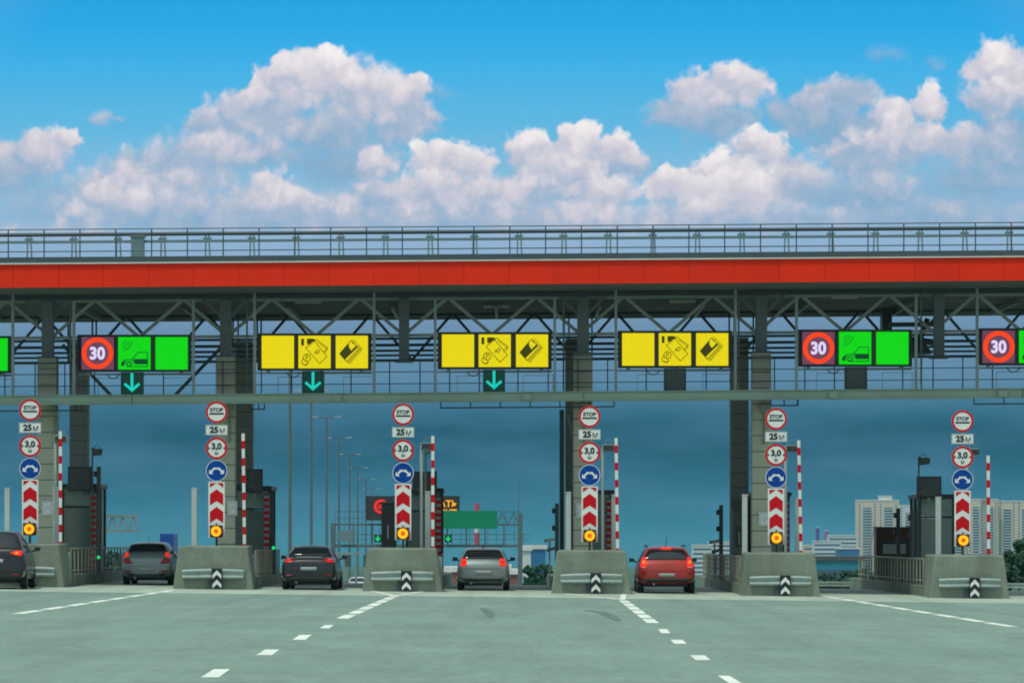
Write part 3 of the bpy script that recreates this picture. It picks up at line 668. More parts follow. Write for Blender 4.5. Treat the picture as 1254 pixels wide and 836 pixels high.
# ================================================================ toll islands
ORD = ['leftmost', 'second from left', 'third from left', 'third from right', 'second from right', 'rightmost']
ISD = ['beside the black car at the left edge', 'between the silver hatchback and the black sedan', 'between the black sedan and the pale silver hatchback',
       'left of the red car', 'right of the red car', 'in front of the far apartment towers']
def make_island():
    e_ = empty('toll_island', (0, 0, 0))
    def ring(y, wb, wt, zt): return [(-wb, y, -.15), (wb, y, -.15), (wt, y, zt), (-wt, y, zt)]
    b = B(); st = [ring(0, 1.30, 1.10, 1.37), ring(3.4, 1.14, 1.0, 1.39)]
    pts = [p for s in st for p in s]
    b.hull(pts, [(0, 1, 2, 3), (4, 7, 6, 5), (0, 4, 5, 1), (1, 5, 6, 2), (2, 6, 7, 3), (3, 7, 4, 0)])
    b.build('crash_block', M['concrete'], e_, bevel=.05)
    b = B()
    b.box(-1.12, -.90, 3.41, 27.0, -.3, .36).box(.90, 1.12, 3.41, 27.0, -.3, .36)
    b.build('side_wall', M['concrete'], e_, bevel=.02)
    B().box(-.9, .9, 3.41, 27.0, -.3, .18).build('island_floor', M['pad'], e_)
    b = B(); n = 15                              # W-beam with flared dropped ends
    prof = [(0, -.155), (-.075, -.12), (-.075, -.075), (0, -.03), (0, .03), (-.075, .075), (-.075, .12), (0, .155)]
    rows = []
    for i in range(n):
        t = -1 + 2 * i / (n - 1); x = .98 * t; bow = .10 * t * t; z = .50 - .02 * abs(t)
        rows.append([(x, -.12 + py + bow * .6, z + pz * (1 - .12 * abs(t) ** 6)) for py, pz in prof])
    pts = [p for r in rows for p in r] + [(p[0], p[1] + .012, p[2]) for r in rows for p in r]
    m = len(prof); NN = n * m; fs = []
    for i in range(n - 1):
        for j in range(m - 1):
            a_ = i*m + j; fs += [(a_, a_ + m, a_ + m + 1, a_ + 1), (NN + a_, NN + a_ + 1, NN + a_ + m + 1, NN + a_ + m)]
    b.hull(pts, fs); b.build('guard_rail', M['galv'], e_, smooth=True)
    B().box(-.16, -.03, -.10, -.0, -.1, .62).box(.02, .14, -.10, 0, -.1, .5).build('guard_rail_post', M['dark_steel'], e_)
    mk = B().box(-.03, .31, -.235, -.215, .02, .66).build('chevron_marker', M['ink'], e_)
    b = B()
    for z in (.04, .34):
        b.prism([(-.0, z), (.14, z + .13), (.28, z), (.28, z + .12), (.14, z + .27), (0, z + .12)], -.242, -.236)
    b.build('white_chevron', M['white'], mk)
    return e_
isl0 = make_island()
IX = []
for i, x in enumerate(ISL):
    o = isl0 if i == 0 else copy_tree(isl0)
    o.location = (x + .02, 108.5, gz(x, 110))
    tag(o, 'concrete toll island nose, %s, %s' % (ORD[i], ISD[i]), 'toll island', 'concrete toll islands between the lanes')
    IX.append(o.location.x)

# ---------------------------------------------------------------- sign posts
def make_signpost():
    e_ = empty('sign_post', (0, 0, 0))
    B().tube((0, .06, 1.3), (0, .06, 6.02), .035, 10).build('pole', M['hanger'], e_)
    def roundsign(name, z, face, rim=None):
        s = B().disc(0, z, .355, .0, .014).build(name, face, e_, )
        if rim: B().ring(0, z, .285, .352, -.008, -.001).build('red_ring', rim, s)
        B().box(-.2, .2, .016, .04, z - .03, z + .03).build('bracket', M['hanger'], s)
        return s
    s = roundsign('stop_control_sign', 5.66, M['white'], M['signred'])
    text_mesh('STOP', .165, 0, 5.735, -.005, M['ink'], 'lettering', s, fat=.006, sx=1.04)
    B().box(-.235, .235, -.007, -.001, 5.585, 5.635).build('black_bar', M['ink'], s)
    s = B().box(-.355, .355, 0, .014, 4.92, 5.25).build('distance_plate', M['white'], e_)
    B().box(-.345, .345, -.004, -.001, 5.231, 5.239).box(-.345, .345, -.004, -.001, 4.931, 4.939).box(-.345, -.337, -.004, -.001, 4.94, 5.23).box(.337, .345, -.004, -.001, 4.94, 5.23).build('border', M['ink'], s)
    text_mesh('25', .27, -.085, 5.09, -.005, M['ink'], 'lettering', s, fat=.014)
    text_mesh('М', .22, .18, 5.06, -.005, M['ink'], 'lettering', s, fat=.002)
    s = roundsign('width_limit_sign', 4.50, M['white'], M['signred'])
    text_mesh('3,0', .27, 0, 4.545, -.005, M['ink'], 'lettering', s, fat=.012)
    text_mesh('М', .13, 0, 4.335, -.005, M['ink'], 'lettering', s, fat=.004)
    B().prism([(-.275, 4.44), (-.21, 4.50), (-.275, 4.56)], -.007, -.001).prism([(.275, 4.44), (.275, 4.56), (.21, 4.50)], -.007, -.001).build('arrowhead', M['ink'], s)
    s = roundsign('pass_either_side_sign', 3.775, M['signblue'])
    B().ring(0, 3.775, .325, .345, -.004, -.001).build('white_border', M['white'], s)
    b = B()
    for k in (-1, 1):
        b.line2([(k*.035, 3.845), (k*.075, 3.845), (k*.155, 3.765)], .062, -.007, -.001)
        t3 = [(k*.105, 3.665), (k*.245, 3.675), (k*.235, 3.815)]
        b.prism(t3 if k > 0 else t3[::-1], -.009, -.001)
    b.build('twin_arrow', M['white'], s)
    ch = B().box(-.262, .262, .0, .018, 1.62, 3.42).build('chevron_board', M['white'], e_)
    b = B(); w = .215
    def red(zap, sh, bot, notch): b.prism([(-w, bot), (0, notch), (w, bot), (w, sh), (0, zap), (-w, sh)], -.006, -.001)
    top = 3.38
    b.prism([(-w, top - .15), (-.01, top), (-w, top)], -.006, -.001).prism([(w, top - .15), (w, top), (.01, top)], -.006, -.001)
    red(3.18, 3.02, 2.66, 2.80); red(2.615, 2.455, 2.095, 2.235); 
    b.prism([(-w, 1.66), (w, 1.66), (w, 1.89), (0, 2.05), (-w, 1.89)], -.006, -.001)
    b.build('red_arrow', M['signred'], ch)
    wl = B().box(-.20, .20, -.20, -.03, 1.63, 2.02).tube((0, -.1, 2.02), (0, -.1, 2.09), .025, 8).tube((0, -.1, 1.3), (0, -.1, 1.63), .03, 8).build('warning_lamp', M['ink'], e_, bevel=.02)
    B().ring(0, 1.825, .165, .20, -.25, -.201, 30).build('lamp_hood', M['amberdark'], wl)
    B().ring(0, 1.825, .075, .163, -.225, -.201, 30).build('lamp_ring', M['amber'], wl)
    B().disc(0, 1.825, .073, -.222, -.201, 24).build('lamp_core', M['ambercore'], wl)
    return e_
sp0 = make_signpost()
SPD = ['beside the column nearest the left edge', 'in front of the second concrete column', 'against the far gantry', 'column left of red car behind it', 'column right of red car behind it', 'against the pale apartment towers']
for i, x in enumerate(ISL):
    o = sp0 if i == 0 else copy_tree(sp0)
    o.location = (x, 110.0, gz(x, 110) + .02)
    tag(o, 'sign post with warning lamp, %s, %s' % (ORD[i], SPD[i]), 'sign post', 'sign posts on the toll islands')

# ---------------------------------------------------------------- raised barrier booms
def make_boom():
    e_ = empty('barrier_boom', (0, 0, 0))
    arm = B().box(-.05, .05, -.03, .03, 1.0, 5.02).build('arm', M['white'], e_)
    for k in range(7):
        z = 1.20 + k * .555; B().box(-.053, .053, -.033, .033, z, z + .25).build('red_band', M['signred'], arm)
    B().box(-.02, .30, .10, .42, .1, 1.1).build('cabinet', M['greybox'], e_, bevel=.02)
    return e_
bo0 = make_boom()
for i, (p, top) in enumerate(((74, 532), (300, 530), (530, 532), (757, 535), (982, 537), (1211, 557))):
    D_ = 110.6; x = (p - 627) * D_ / F
    o = bo0 if i == 0 else copy_tree(bo0)
    o.location = (x, D_, gz(x, D_) - (.0 if i < 5 else .42)); o.rotation_euler = (0, R((0, -.7, 0, -.8, -1.2, -.3)[i]), 0)
    tag(o, 'raised red and white striped barrier boom on the %s toll island%s' % (ORD[i], ', the lowest of all' if i == 5 else ''), 'barrier boom', 'raised barrier booms')
# ---------------------------------------------------------------- tall white posts
def make_wpost():
    e_ = empty('white_post', (0, 0, 0))
    B().box(-.085, .085, -.06, .06, 0, 3.2).build('profile', M['whitepole'], e_, bevel=.01)
    B().box(-.095, .095, -.07, .07, 3.201, 3.23).build('end_cap', M['trim'], e_)
    B().box(-.14, .14, -.11, .11, 0, .05).build('base_plate', M['steel'], e_)
    return e_
wp0 = make_wpost()
WP = [(9, 597, 'cut off below by the black car, near the left edge'), (68, 596, 'between the leftmost column and its striped boom'), (238, 597, 'standing alone left of the second column'),
      (524, 601, 'right of the sign post that has no column'), (696, 602, 'left of the column beside the red car'), (752, 605, 'behind the boom left of the red car'),
      (912, 605, 'left of the column right of the red car'), (977, 609, 'behind the boom right of the red car'), (1149, 608, 'in front of the glazed booth at the right'), (1206, 611, 'rightmost of all, under the shortest boom')]
for k, (p, t, lab) in enumerate(WP):
    D_ = 111.3; x = (p - 627) * D_ / F; ztop = CH + (HZ - t) * D_ / F
    o = wp0 if k == 0 else copy_tree(wp0)
    o.location = (x, D_, ztop - 3.23)
    tag(o, 'tall plain white post ' + lab, 'post', 'tall white posts on the toll islands')
# ---------------------------------------------------------------- lane cameras on slim poles
def make_cam(h):
    e_ = empty('lane_camera', (0, 0, 0))
    B().tube((0, 0, 1.3), (0, 0, h), .045, 10).build('pole', M['whitepole'], e_)
    b = B().box(-.02, .36, -.25, .15, h - .12, h + .10); b.build('camera_box', M['greybox'], e_, bevel=.03)
    B().box(.02, .36, -.30, -.25, h - .10, h + .08).build('camera_window', M['black'], e_)
    B().ring(.2, h + .16, .11, .125, -.02, .02, 16, 0, 200).build('cable', M['steel'], e_)
    return e_
CM = [(68, 537, 'left of the leftmost striped boom'), (516, 546, 'beside the sign post that has no column'), (738, 548, 'right of the column beside the red car'), (962, 549, 'right of the column beyond the red car'), (1184, 553, 'behind the rightmost sign post')]
for k, (p, t, lab) in enumerate(CM):
    D_ = 110.9; x = (p - 627) * D_ / F; h = CH + (HZ - t) * D_ / F - gz(x, D_)
    o = make_cam(h); o.location = (x, D_, gz(x, D_))
    tag(o, 'grey lane camera on a slim pole ' + lab, 'camera', 'lane cameras')
o = empty('loudspeaker_box', ((524.5 - 627) * 112 / F, 112, 0), 'dark box on a slim dark bracket right behind the middle lane camera', 'speaker')
B().box(-.11, .13, -.1, .1, 4.50, 4.85).build('box', M['dark'], o, bevel=.02); B().tube((-.09, .05, 1.3), (-.09, .05, 4.6), .035, 8).build('pole', M['dark'], o)

# ---------------------------------------------------------------- booths
def make_booth():
    e_ = empty('toll_booth', (0, 0, 0))
    B().box(-.64, .64, 0, 2.6, 0, .98).build('lower_wall', M['dark'], e_, bevel=.02)
    for x, y in ((-.60, .03), (.60, .03), (-.60, 2.57), (.60, 2.57), (.60, 1.3), (-.60, 1.3)): B().box(x - .045, x + .045, y - .03, y + .03, .981, 3.15).build('frame_post', M['black'], e_)
    B().box(-.55, .55, .0, .06, 2.45, 2.52).build('transom', M['black'], e_)
    B().box(-.70, .70, -.08, 2.7, 3.151, 3.30).build('roof', M['black'], e_, bevel=.02)
    B().box(-.55, .55, .04, .055, 1.0, 2.44).build('front_window', M['boothglass'], e_)
    B().box(-.55, .55, .04, .055, 2.53, 3.14).build('upper_panel', M['boothin'], e_)
    for xa in (.58, -.595):
        for ya in (.1, 1.34): B().box(xa, xa + .015, ya, ya + 1.16, 1.0, 3.14).build('side_window', M['boothglass'], e_)
    B().box(-.40, .10, .5, .9, .99, 1.5).build('desk', M['boothin'], e_)
    return e_
bt0 = make_booth()
BO = [(97, 'behind the leftmost column'), (309, 'behind the second column from the left'), (519, 'half hidden behind the middle sign post'), (728, 'mostly hidden behind the column left of the red car'), (945, 'mostly hidden behind the column right of the red car'), (1147, 'glazed, at the right, before the pale towers')]
for i, (p, lab) in enumerate(BO):
    x = (p - 627) * 121.0 / F
    o = bt0 if i == 0 else copy_tree(bt0)
    o.location = (x, 121.0, gz(x, 121) + .18)
    tag(o, 'narrow dark framed toll booth ' + lab, 'booth', 'toll booths')
    if i < 5:
        g = empty('striped_guard', (x + .52, 120.8, gz(x, 121)), 'red banded bumper strip, booth %s' % lab.replace('mostly ', ''), 'bumper strip', 'banded bumper strips on the booth corners')
        B().box(-.10, .10, .02, .10, .2, 3.2).build('backing', M['dark'], g)
        for k in range(12): B().box(-.10, .10, -.05, .018, .45 + .225*k, .45 + .225*k + .115).build('band', M['signred'], g)
        for k in range(12): B().box(-.09, .09, -.04, .018, .567 + .225*k, .567 + .225*k + .10).build('pale_band', M['hanger'], g)
MO = [(97.5, 571, 601, 29, 'above the leftmost booth'), (312, 574, 603, 19, 'above the booth behind the second column'), (520, 577, 605, 30, 'behind the middle sign post'), (1138, 583, 609, 30, 'above the glazed booth at the right')]
for p, t, bt, w, lab in MO:
    D_ = 120.6; k = D_ / F
    e_ = empty('monitor_box', ((p - 627) * k, D_, CH + (HZ - bt) * k), 'flat black display box seen from behind, ' + lab, 'display box', 'black display boxes on the booth roofs')
    hh = (bt - t) * k; ww = w * k / 2
    B().box(-ww, ww, 0, .22, 0, hh).build('casing', M['black'], e_, bevel=.015)
    B().box(-ww + .05, ww - .05, -.006, -.001, .05, hh - .05).build('front_face', M['dark'], e_)
    B().box(-.06, .06, .05, .15, -.2, -.001).build('foot', M['steel'], e_)
    B().ring(-ww + .12, .02, .18, .20, -.06, -.03, 16, 20, 200).build('cable', M['steel'], e_)
for p, t, D_, lab in ((118, 551, 120.4, 'above the leftmost booth'), (1130, 562, 120.4, 'above the glazed booth at the right')):
    k = D_ / F; x = (p - 627) * k; zt = CH + (HZ - t) * k
    e_ = empty('floodlight', (x, D_, gz(x, D_)), 'dark floodlight on a thin pole ' + lab, 'floodlight', 'floodlights')
    h = zt - gz(x, D_)
    B().tube((-.14, 0, .2), (-.14, 0, h + .1), .03, 8).build('pole', M['dark'], e_)
    b = B().hull([(-.14, -.12, h - .22), (.22, -.2, h - .18), (.25, -.2, h + .04), (-.12, -.12, h + .06), (-.10, .12, h - .16), (.18, .12, h - .14), (.2, .12, h + .02), (-.1, .12, h + .03)],
                 [(0, 1, 2, 3), (4, 7, 6, 5), (0, 4, 5, 1), (1, 5, 6, 2), (2, 6, 7, 3), (3, 7, 4, 0)])
    b.build('lamp_head', M['dark'], e_, bevel=.01)
    B().ring(.02, h + .06, .10, .12, -.02, .02, 14, 0, 180).build('yoke', M['dark'], e_)

# ---------------------------------------------------------------- notice plates on the columns
for p, t, w, lab in ((57, 622, 13, 'the leftmost column'), (283 + 1, 622, 12, 'the second column from the left'), (711, 625, 10, 'the column left of the red car'), (938, 635, 17, 'the column right of the red car')):
    k = 115.0 / F; x = (p - 627) * k; z = CH + (HZ - t) * k
    e_ = empty('notice_plate', (x, 115.12, z), 'small white notice plate on %s' % lab, 'notice', 'notice plates on the columns')
    B().box(-w*k/2, w*k/2, .0, .03, -.24, .24).build('plate', M['white'], e_)
    B().line2([(-w*k/2+.04, -.2), (w*k/2-.04, -.2), (w*k/2-.04, .2), (-w*k/2+.04, .2), (-w*k/2+.04, -.2)], .012, -.003, -.0005).line2([(-.08, -.1), (0, .05), (.1, -.02)], .014, -.004, -.0005).build('drawing', mat('faint_blue_ink', (.15, .22, .35), .6) if p == 57 else bpy.data.materials['faint_blue_ink'], e_)
# lamp boxes high on the columns
for p, t in ((66, 501), (280, 497), (714, 497), (935, 499)):
    k = 115.1 / F; x = (p - 627) * k; z = CH + (HZ - t) * k
    e_ = empty('column_lamp', (x, 115.15, z), 'small grey box high on a column under the beam, near the %s' % {66: 'leftmost sign post', 280: 'second sign post', 714: 'fourth sign post', 935: 'fifth sign post'}[p], 'junction box', 'boxes under the beam')
    B().box(-.10, .10, -.15, 0, -.15, .12).build('box', M['greybox'], e_, bevel=.01); B().tube((.02, -.05, -.15), (.02, -.05, -1.1), .03, 8).box(-.03, .07, -.1, 0, -1.2, -1.1).build('drop_pipe', M['steel'], e_)
# pipes beside the fourth column, and a ladder by the fifth
e_ = empty('drain_pipes', ((690 - 627) * 124 / F, 124, 0), 'pair of dark vertical drain pipes left of the column beside the red car', 'pipes')
B().tube((-.06, 0, -.2), (-.06, 0, 6.4), .09, 10).build('pipe', M['dark_steel'], e_); B().tube((.36, -.3, -.2), (.36, -.3, 5.4), .05, 10).tube((.36, -.3, 5.4), (.1, -.1, 6.3), .05, 10).build('pipe', M['steel'], e_)
e_ = empty('access_ladder', ((918 - 627) * 124.5 / F, 124.5, 0), 'thin pale blue access ladder between the two columns right of the red car', 'ladder')
b = B().bar((-.10, 0, 1), (-.10, 0, 6.4), .03).bar((.16, 0, 1), (.16, 0, 6.4), .03)
b.build('stile', M['frost'], e_)
b = B(); z = 1.2
while z < 6.4: b.bar((-.1, 0, z), (.16, 0, z), .022); z += .28
b.build('rungs', M['frost'], e_)

# ---------------------------------------------------------------- guard fences on the island walls
def make_fence(n, gap=.95):
    e_ = empty('guard_fence', (0, 0, 0)); Lh = n * gap
    B().tube((0, 0, 1.22), (0, Lh, 1.22), .028, 8).build('top_rail', M['fence'], e_); B().tube((0, 0, .50), (0, Lh, .50), .02, 8).build('bottom_rail', M['fence'], e_)
    bal = None
    for k in range(n + 1):
        big = k % 5 == 0
        if big: B().tube((0, k*gap, .3), (0, k*gap, 1.24), .035, 8).build('post', M['fence'], e_)
        else:
            if bal is None: bal = B().tube((0, 0, .36), (0, 0, 1.21), .026, 6).build('baluster', M['fence'], e_); bal.location = (0, k*gap, 0)
            else:
                c = bal.copy(); COL.objects.link(c); c.parent = e_; c.location = (0, k*gap, 0)
    return e_
FN = [(0, 1, 112.2, 22, 'right of the leftmost toll island'), (4, -1, 112.2, 23, 'island right of the red car'), (5, -1, 112.2, 22, 'beside the maroon cabinet at the right'), (1, 1, 113, 12, 'right side of the second toll island')]
for i, s, y0, n, lab in FN:
    o = make_fence(n); x = ISL[i] + .02 + s * 1.01; o.location = (x, y0, gz(x, 115))
    tag(o, 'grey metal baluster fence on a low wall, ' + lab, 'fence', 'baluster fences on the toll islands')

# ---------------------------------------------------------------- lane equipment
def lane_post(p, t, D_, lab, lamp=None):
    k = D_ / F; x = (p - 627) * k; h = CH + (HZ - t) * k - gz(x, D_)
    e_ = empty('lane_signal_post', (x, D_, gz(x, D_)), lab, 'signal post', 'dark signal posts on the islands')
    B().box(-.07, .07, -.06, .06, .15, h).build('post', M['dark'], e_, bevel=.01)
    b = B()
    for z in (h - .35, h - .95): b.box(-.17, -.071, -.1, .06, z, z + .18).tube((-.12, -.16, z + .09), (-.12, -.1, z + .09), .05, 10)
    b.build('sensor_heads', M['black'], e_)
    if lamp: B().tube((.0, -.075, lamp), (.0, -.061, lamp), .06, 12).build('green_lamp', M['greenlamp'], e_)
    return e_
lane_post(682, 616, 119, 'dark slim signal post just left of the drain pipes, by the red car')
lane_post(883, 618, 123, 'dark slim signal post right of the red car, left of the rear column')
lane_post(121, 571, 119.5, 'dark slim signal post right of the leftmost booth', lamp=.9 + .0)
lane_post(1100, 622, 124.6, 'dark slim signal post behind the maroon cabinet at the right')
lane_post(1118, 625, 120, 'dark slim signal post between the maroon cabinet and the glazed booth')
lane_post(335, 652, 121, 'short dark signal post with green lamp right of the second booth', lamp=1.3)
def kiosk(p, D_, w, h, d, lab, m, nm='payment_cabinet'):
    k = D_ / F; x = (p - 627) * k
    e_ = empty(nm, (x, D_, gz(x, D_) + .18), lab, 'payment cabinet', 'payment cabinets on the islands')
    B().box(-w/2, w/2, 0, d, 0, h).build('body', m, e_, bevel=.02)
    B().box(-w/2 + .1, w/2 - .05, -.02, -.001, h*.52, h*.80).build('screen', M['black'], e_)
    B().box(-w/2 + .25, w/2 - .3, -.028, -.021, h*.55, h*.72).build('display', M['greybox'], e_)
    B().box(-w/2 + .12, w/2 - .12, -.018, -.001, h*.12, h*.40).build('service_door', M['dark'], e_)
    B().box(-w/2 - .03, w/2 + .03, -.05, d + .03, h + .002, h + .06).build('hood', M['dark'], e_)
    return e_
kiosk(1096, 127.6, 1.40, 2.10, .9, 'dark maroon payment cabinet behind the fence, left of the glazed booth', M['maroon'])
kiosk(476, 117.2, .50, 2.7, .7, 'tall dark payment cabinet left of the middle sign post', M['black'])
kiosk(906, 119.5, .50, 2.6, .7, 'dark payment cabinet between rear column and front column right of the red car', M['dark'])
e_ = empty('leaning_pole', ((1066 - 627) * 131.0 / F, 131.0, gz(12, 131)), 'pale curved pole leaning by the end of the right fence', 'pole')
B().path([(-.12, 0, .2), (-.08, 0, 1.0), (0, 0, 1.7), (.14, 0, 2.3)], .035).build('bent_tube', M['whitepole'], e_); B().path([(.1, .1, .1), (.18, .1, .9), (.3, .1, 2.0)], .02).build('cable', M['dark'], e_)
for p, t, lab in ((673, 660, 'left of the red car'), (875, 662, 'right of the red car')):
    DD = 131.0 if p < 700 else 127.5; k = DD / F; x = (p - 627) * k
    e_ = empty('security_camera', (x, DD, gz(x, DD)), 'small pale security cameras on a short post ' + lab, 'security camera', 'security cameras')
    h = CH + (HZ - t) * k - gz(x, DD)
    B().tube((0, 0, .3), (0, 0, h - .1), .035, 8).build('post', M['greybox'], e_)
    B().bar((-.16, -.15, h - .05), (.16, .05, h - .0), .12).build('upper_camera', M['greybox'], e_); B().bar((-.08, -.15, h - .42), (.18, .05, h - .34), .12).build('lower_camera', M['dark'], e_)
    B().tube((-.16, -.16, h - .05), (-.19, -.17, h - .055), .045, 10).build('lens', M['black'], e_)

# ================================================================ cars
def section(hw, zb, zbelt, hwt, zt):
    return [(0, zb), (hw * .82, zb), (hw * .97, zb + .10), (hw, (zb + zbelt) * .52), (hw * .965, zbelt), (hwt, zt - .05), (hwt * .82, zt), (0, zt + .02)]
def decal(bvh, poly, axis, name, m, parent, off=.010, depth=.03, cut=.07):
    """a panel that follows the body: axis 'y' = seen from behind (x,z), 'x+'/'x-' = side (y,z)"""
    b = bmesh.new()
    if axis == 'y': vs_ = [b.verts.new((x, 0, z)) for x, z in poly]
    else: vs_ = [b.verts.new((0, y, z)) for y, z in poly]
    b.faces.new(vs_)
    us = [p[0] for p in poly]; zs = [p[1] for p in poly]
    nrm = Vector((1, 0, 0)) if axis == 'y' else Vector((0, 1, 0))
    u = min(us) + cut
    while u < max(us) - .01:
        bmesh.ops.bisect_plane(b, geom=b.verts[:] + b.edges[:] + b.faces[:], plane_co=nrm * u, plane_no=nrm); u += cut
    z = min(zs) + cut
    while z < max(zs) - .01:
        bmesh.ops.bisect_plane(b, geom=b.verts[:] + b.edges[:] + b.faces[:], plane_co=(0, 0, z), plane_no=(0, 0, 1)); z += cut
    d = {'y': Vector((0, 1, 0)), 'x+': Vector((-1, 0, 0)), 'x-': Vector((1, 0, 0))}[axis]
    last = None
    for v in b.verts:
        o = v.co - d * 4
        h = bvh.ray_cast(o, d)
        if h[0] is None: h = bvh.find_nearest(v.co + d * 0.3)
        v.co = h[0] - d * off
    ret = bmesh.ops.extrude_face_region(b, geom=b.faces[:])
    ev = [g for g in ret['geom'] if isinstance(g, bmesh.types.BMVert)]
    bmesh.ops.translate(b, vec=d * depth, verts=ev)
    bmesh.ops.recalc_face_normals(b, faces=b.faces)
    me = bpy.data.meshes.new(name); b.to_mesh(me); b.free(); me.materials.append(m)
    me.polygons.foreach_set('use_smooth', [True] * len(me.polygons))
    o = bpy.data.objects.new(name, me); COL.objects.link(o); o.parent = parent
    return o
def wheel(e_, x, y, r, w=.21):
    t = B(); prof = [(w/2 - .02, r * .66), (w/2, r * .80), (w/2 - .01, r * .95), (w/2 - .05, r), (-w/2 + .05, r), (-w/2 + .01, r * .95), (-w/2, r * .80), (-w/2 + .02, r * .66)]
    n = 28; pts = []; fs = []; m = len(prof)
    for i in range(n):
        an = 2*math.pi*i/n
        for px_, pr in prof: pts.append((px_, pr * math.cos(an), pr * math.sin(an)))
    for i in range(n):
        for j in range(m):
            a_ = i*m + j; b_ = i*m + (j+1) % m; c_ = ((i+1) % n)*m + (j+1) % m; d_ = ((i+1) % n)*m + j; fs.append((a_, b_, c_, d_))
    we = B().hull(pts, fs).build('wheel', M['tyre'], e_, smooth=False); we.location = (x, y, r)
    s = 1 if x > 0 else -1
    b = B().tube((s*(w/2 - .05), 0, 0), (s*(w/2 - .02), 0, 0), r * .66, 20)
    for k in range(5):
        an = 2*math.pi*k/5; b.bar((s*(w/2 - .015), 0, 0), (s*(w/2 - .015), r*.62*math.cos(an), r*.62*math.sin(an)), .06, .02)
    b.build('rim', M['rim'], we)
    return we
def make_car(name, label, paint, hw, H, Lh, belt, style, wtop=.62, rear=None, lift=.0, tail=(), plate_z=.62, plate_w=.26, rails=False, rim_col=None, lower=None, diffuser=False, roofm=None):
    e_ = empty(name, (0, 0, 0), label, 'car')
    ht = hw * wtop / .78 if False else hw * wtop
    if style == 'hatch':
        st = [(0.00, hw*.80, .42+lift, .60, hw*.72, .70), (.05, hw*.93, .30+lift, .74, hw*.86, .84), (.12, hw*.97, .27+lift, belt-.02, hw*.88, belt+.02), (.20, hw*.99, .25+lift, belt, hw*.86, belt+.10),
              (.50, hw, .24+lift, belt, ht*1.03, H-.10), (.62, hw, .22+lift, belt, ht, H-.03), (1.1, hw, .2+lift, belt, ht, H), (2.0, hw, .2+lift, belt-.02, ht, H), (2.7, hw, .2+lift, belt-.04, ht*.97, H-.05),
              (3.35, hw, .2+lift, belt-.08, hw*.86, belt+.02), (3.9, hw*.97, .22+lift, belt-.16, hw*.84, belt-.10), (Lh-.15, hw*.9, .28+lift, .62, hw*.75, .70), (Lh, hw*.7, .35+lift, .52, hw*.6, .58)]
        win = [(-.0, belt+.06), H-.075]
    else:
        st = [(0.00, hw*.78, .42+lift, .62, hw*.70, .76), (.05, hw*.93, .28+lift, .80, hw*.84, .92), (.14, hw*.97, .25+lift, belt+.02, hw*.84, belt+.075), (.40, hw, .22+lift, belt, hw*.84, belt+.10),
              (.62, hw, .2+lift, belt, hw*.80, belt+.14), (1.15, hw, .2+lift, belt, ht, H-.06), (1.5, hw, .2+lift, belt, ht, H), (2.3, hw, .2+lift, belt-.02, ht, H-.01), (2.9, hw, .2+lift, belt-.04, ht*.97, H-.08),
              (3.6, hw, .2+lift, belt-.08, hw*.86, belt+.0), (4.1, hw*.97, .22+lift, belt-.16, hw*.84, belt-.10), (Lh-.15, hw*.9, .28+lift, .62, hw*.75, .68), (Lh, hw*.7, .35+lift, .50, hw*.6, .56)]
    b = B(); rows = []
    for (y, a1, a2, a3, a4, a5) in st:
        half = section(a1, a2, a3, a4, a5)
        ringp = [(x_, y, z_) for x_, z_ in half] + [(-x_, y, z_) for x_, z_ in half[-2:0:-1]]
        rows.append(ringp)
    m = len(rows[0]); pts = [p for r in rows for p in r]; fs = []
    for i in range(len(rows) - 1):
        for j in range(m): fs.append((i*m + j, i*m + (j+1) % m, (i+1)*m + (j+1) % m, (i+1)*m + j))
    fs += [tuple(range(m)), tuple(range((len(rows)-1)*m, len(rows)*m))[::-1]]
    body = b.hull(pts, fs).build('body', paint, e_, smooth=True)
    sm = body.modifiers.new('sub', 'SUBSURF'); sm.levels = 2; sm.render_levels = 2
    dg = bpy.context.evaluated_depsgraph_get(); dg.update()
    bvh = BVHTree.FromObject(body, dg)
    zb_, zt_ = rear
    wb_, wt_ = hw * .80, ht * .90
    decal(bvh, [(-wb_, zb_), (wb_, zb_), (wt_, zt_ - .05), (wt_ * .88, zt_), (-wt_ * .88, zt_), (-wt_, zt_ - .05)], 'y', 'rear_window', M['carglass'], e_)
    for s, ax in ((1, 'x+'), (-1, 'x-')):
        y0 = .75 if style == 'hatch' else 1.25
        poly = [(y0 - .1, belt + .10), (3.0 if style == 'hatch' else 3.15, belt + .06), (2.55, H - .12), (y0 + .25, H - .11)]
        if s > 0: poly = poly
        else: poly = poly[::-1]
        decal(bvh, poly, ax, 'side_window', M['carglass'], e_, cut=.25)
        decal(bvh, ([(1.72, belt + .04), (1.80, belt + .04), (1.80, H - .10), (1.72, H - .10)]), ax, 'door_pillar', M['plastic'], e_, off=.022, cut=.3)
        mx = s * (hw + .10)
        B().hull([(mx - .09, 2.95, belt + .02), (mx + .09, 2.97, belt + .04), (mx + .10, 2.97, belt + .14), (mx - .08, 2.95, belt + .17), (mx - .08, 3.07, belt + .03), (mx + .07, 3.07, belt + .05), (mx + .08, 3.07, belt + .13), (mx - .07, 3.07, belt + .16)],
                 [(0,1,2,3), (4,7,6,5), (0,4,5,1), (1,5,6,2), (2,6,7,3), (3,7,4,0)]).bar((mx - s*.18, 3.03, belt + .02), (mx, 3.01, belt + .08), .05).build('door_mirror', M['plastic'], e_, bevel=.02)
        for (poly_, m_, nm_) in tail:
            pl = [(s * x_, z_) for x_, z_ in poly_]
            decal(bvh, pl, 'y', nm_, M[m_] if isinstance(m_, str) else m_, e_, off=.016 + (.008 if m_ == 'tailcore' else 0), cut=.05)
        r = .31
        wheel(e_, s * (hw - .115), .82, r); wheel(e_, s * (hw - .115), Lh - .85, r)
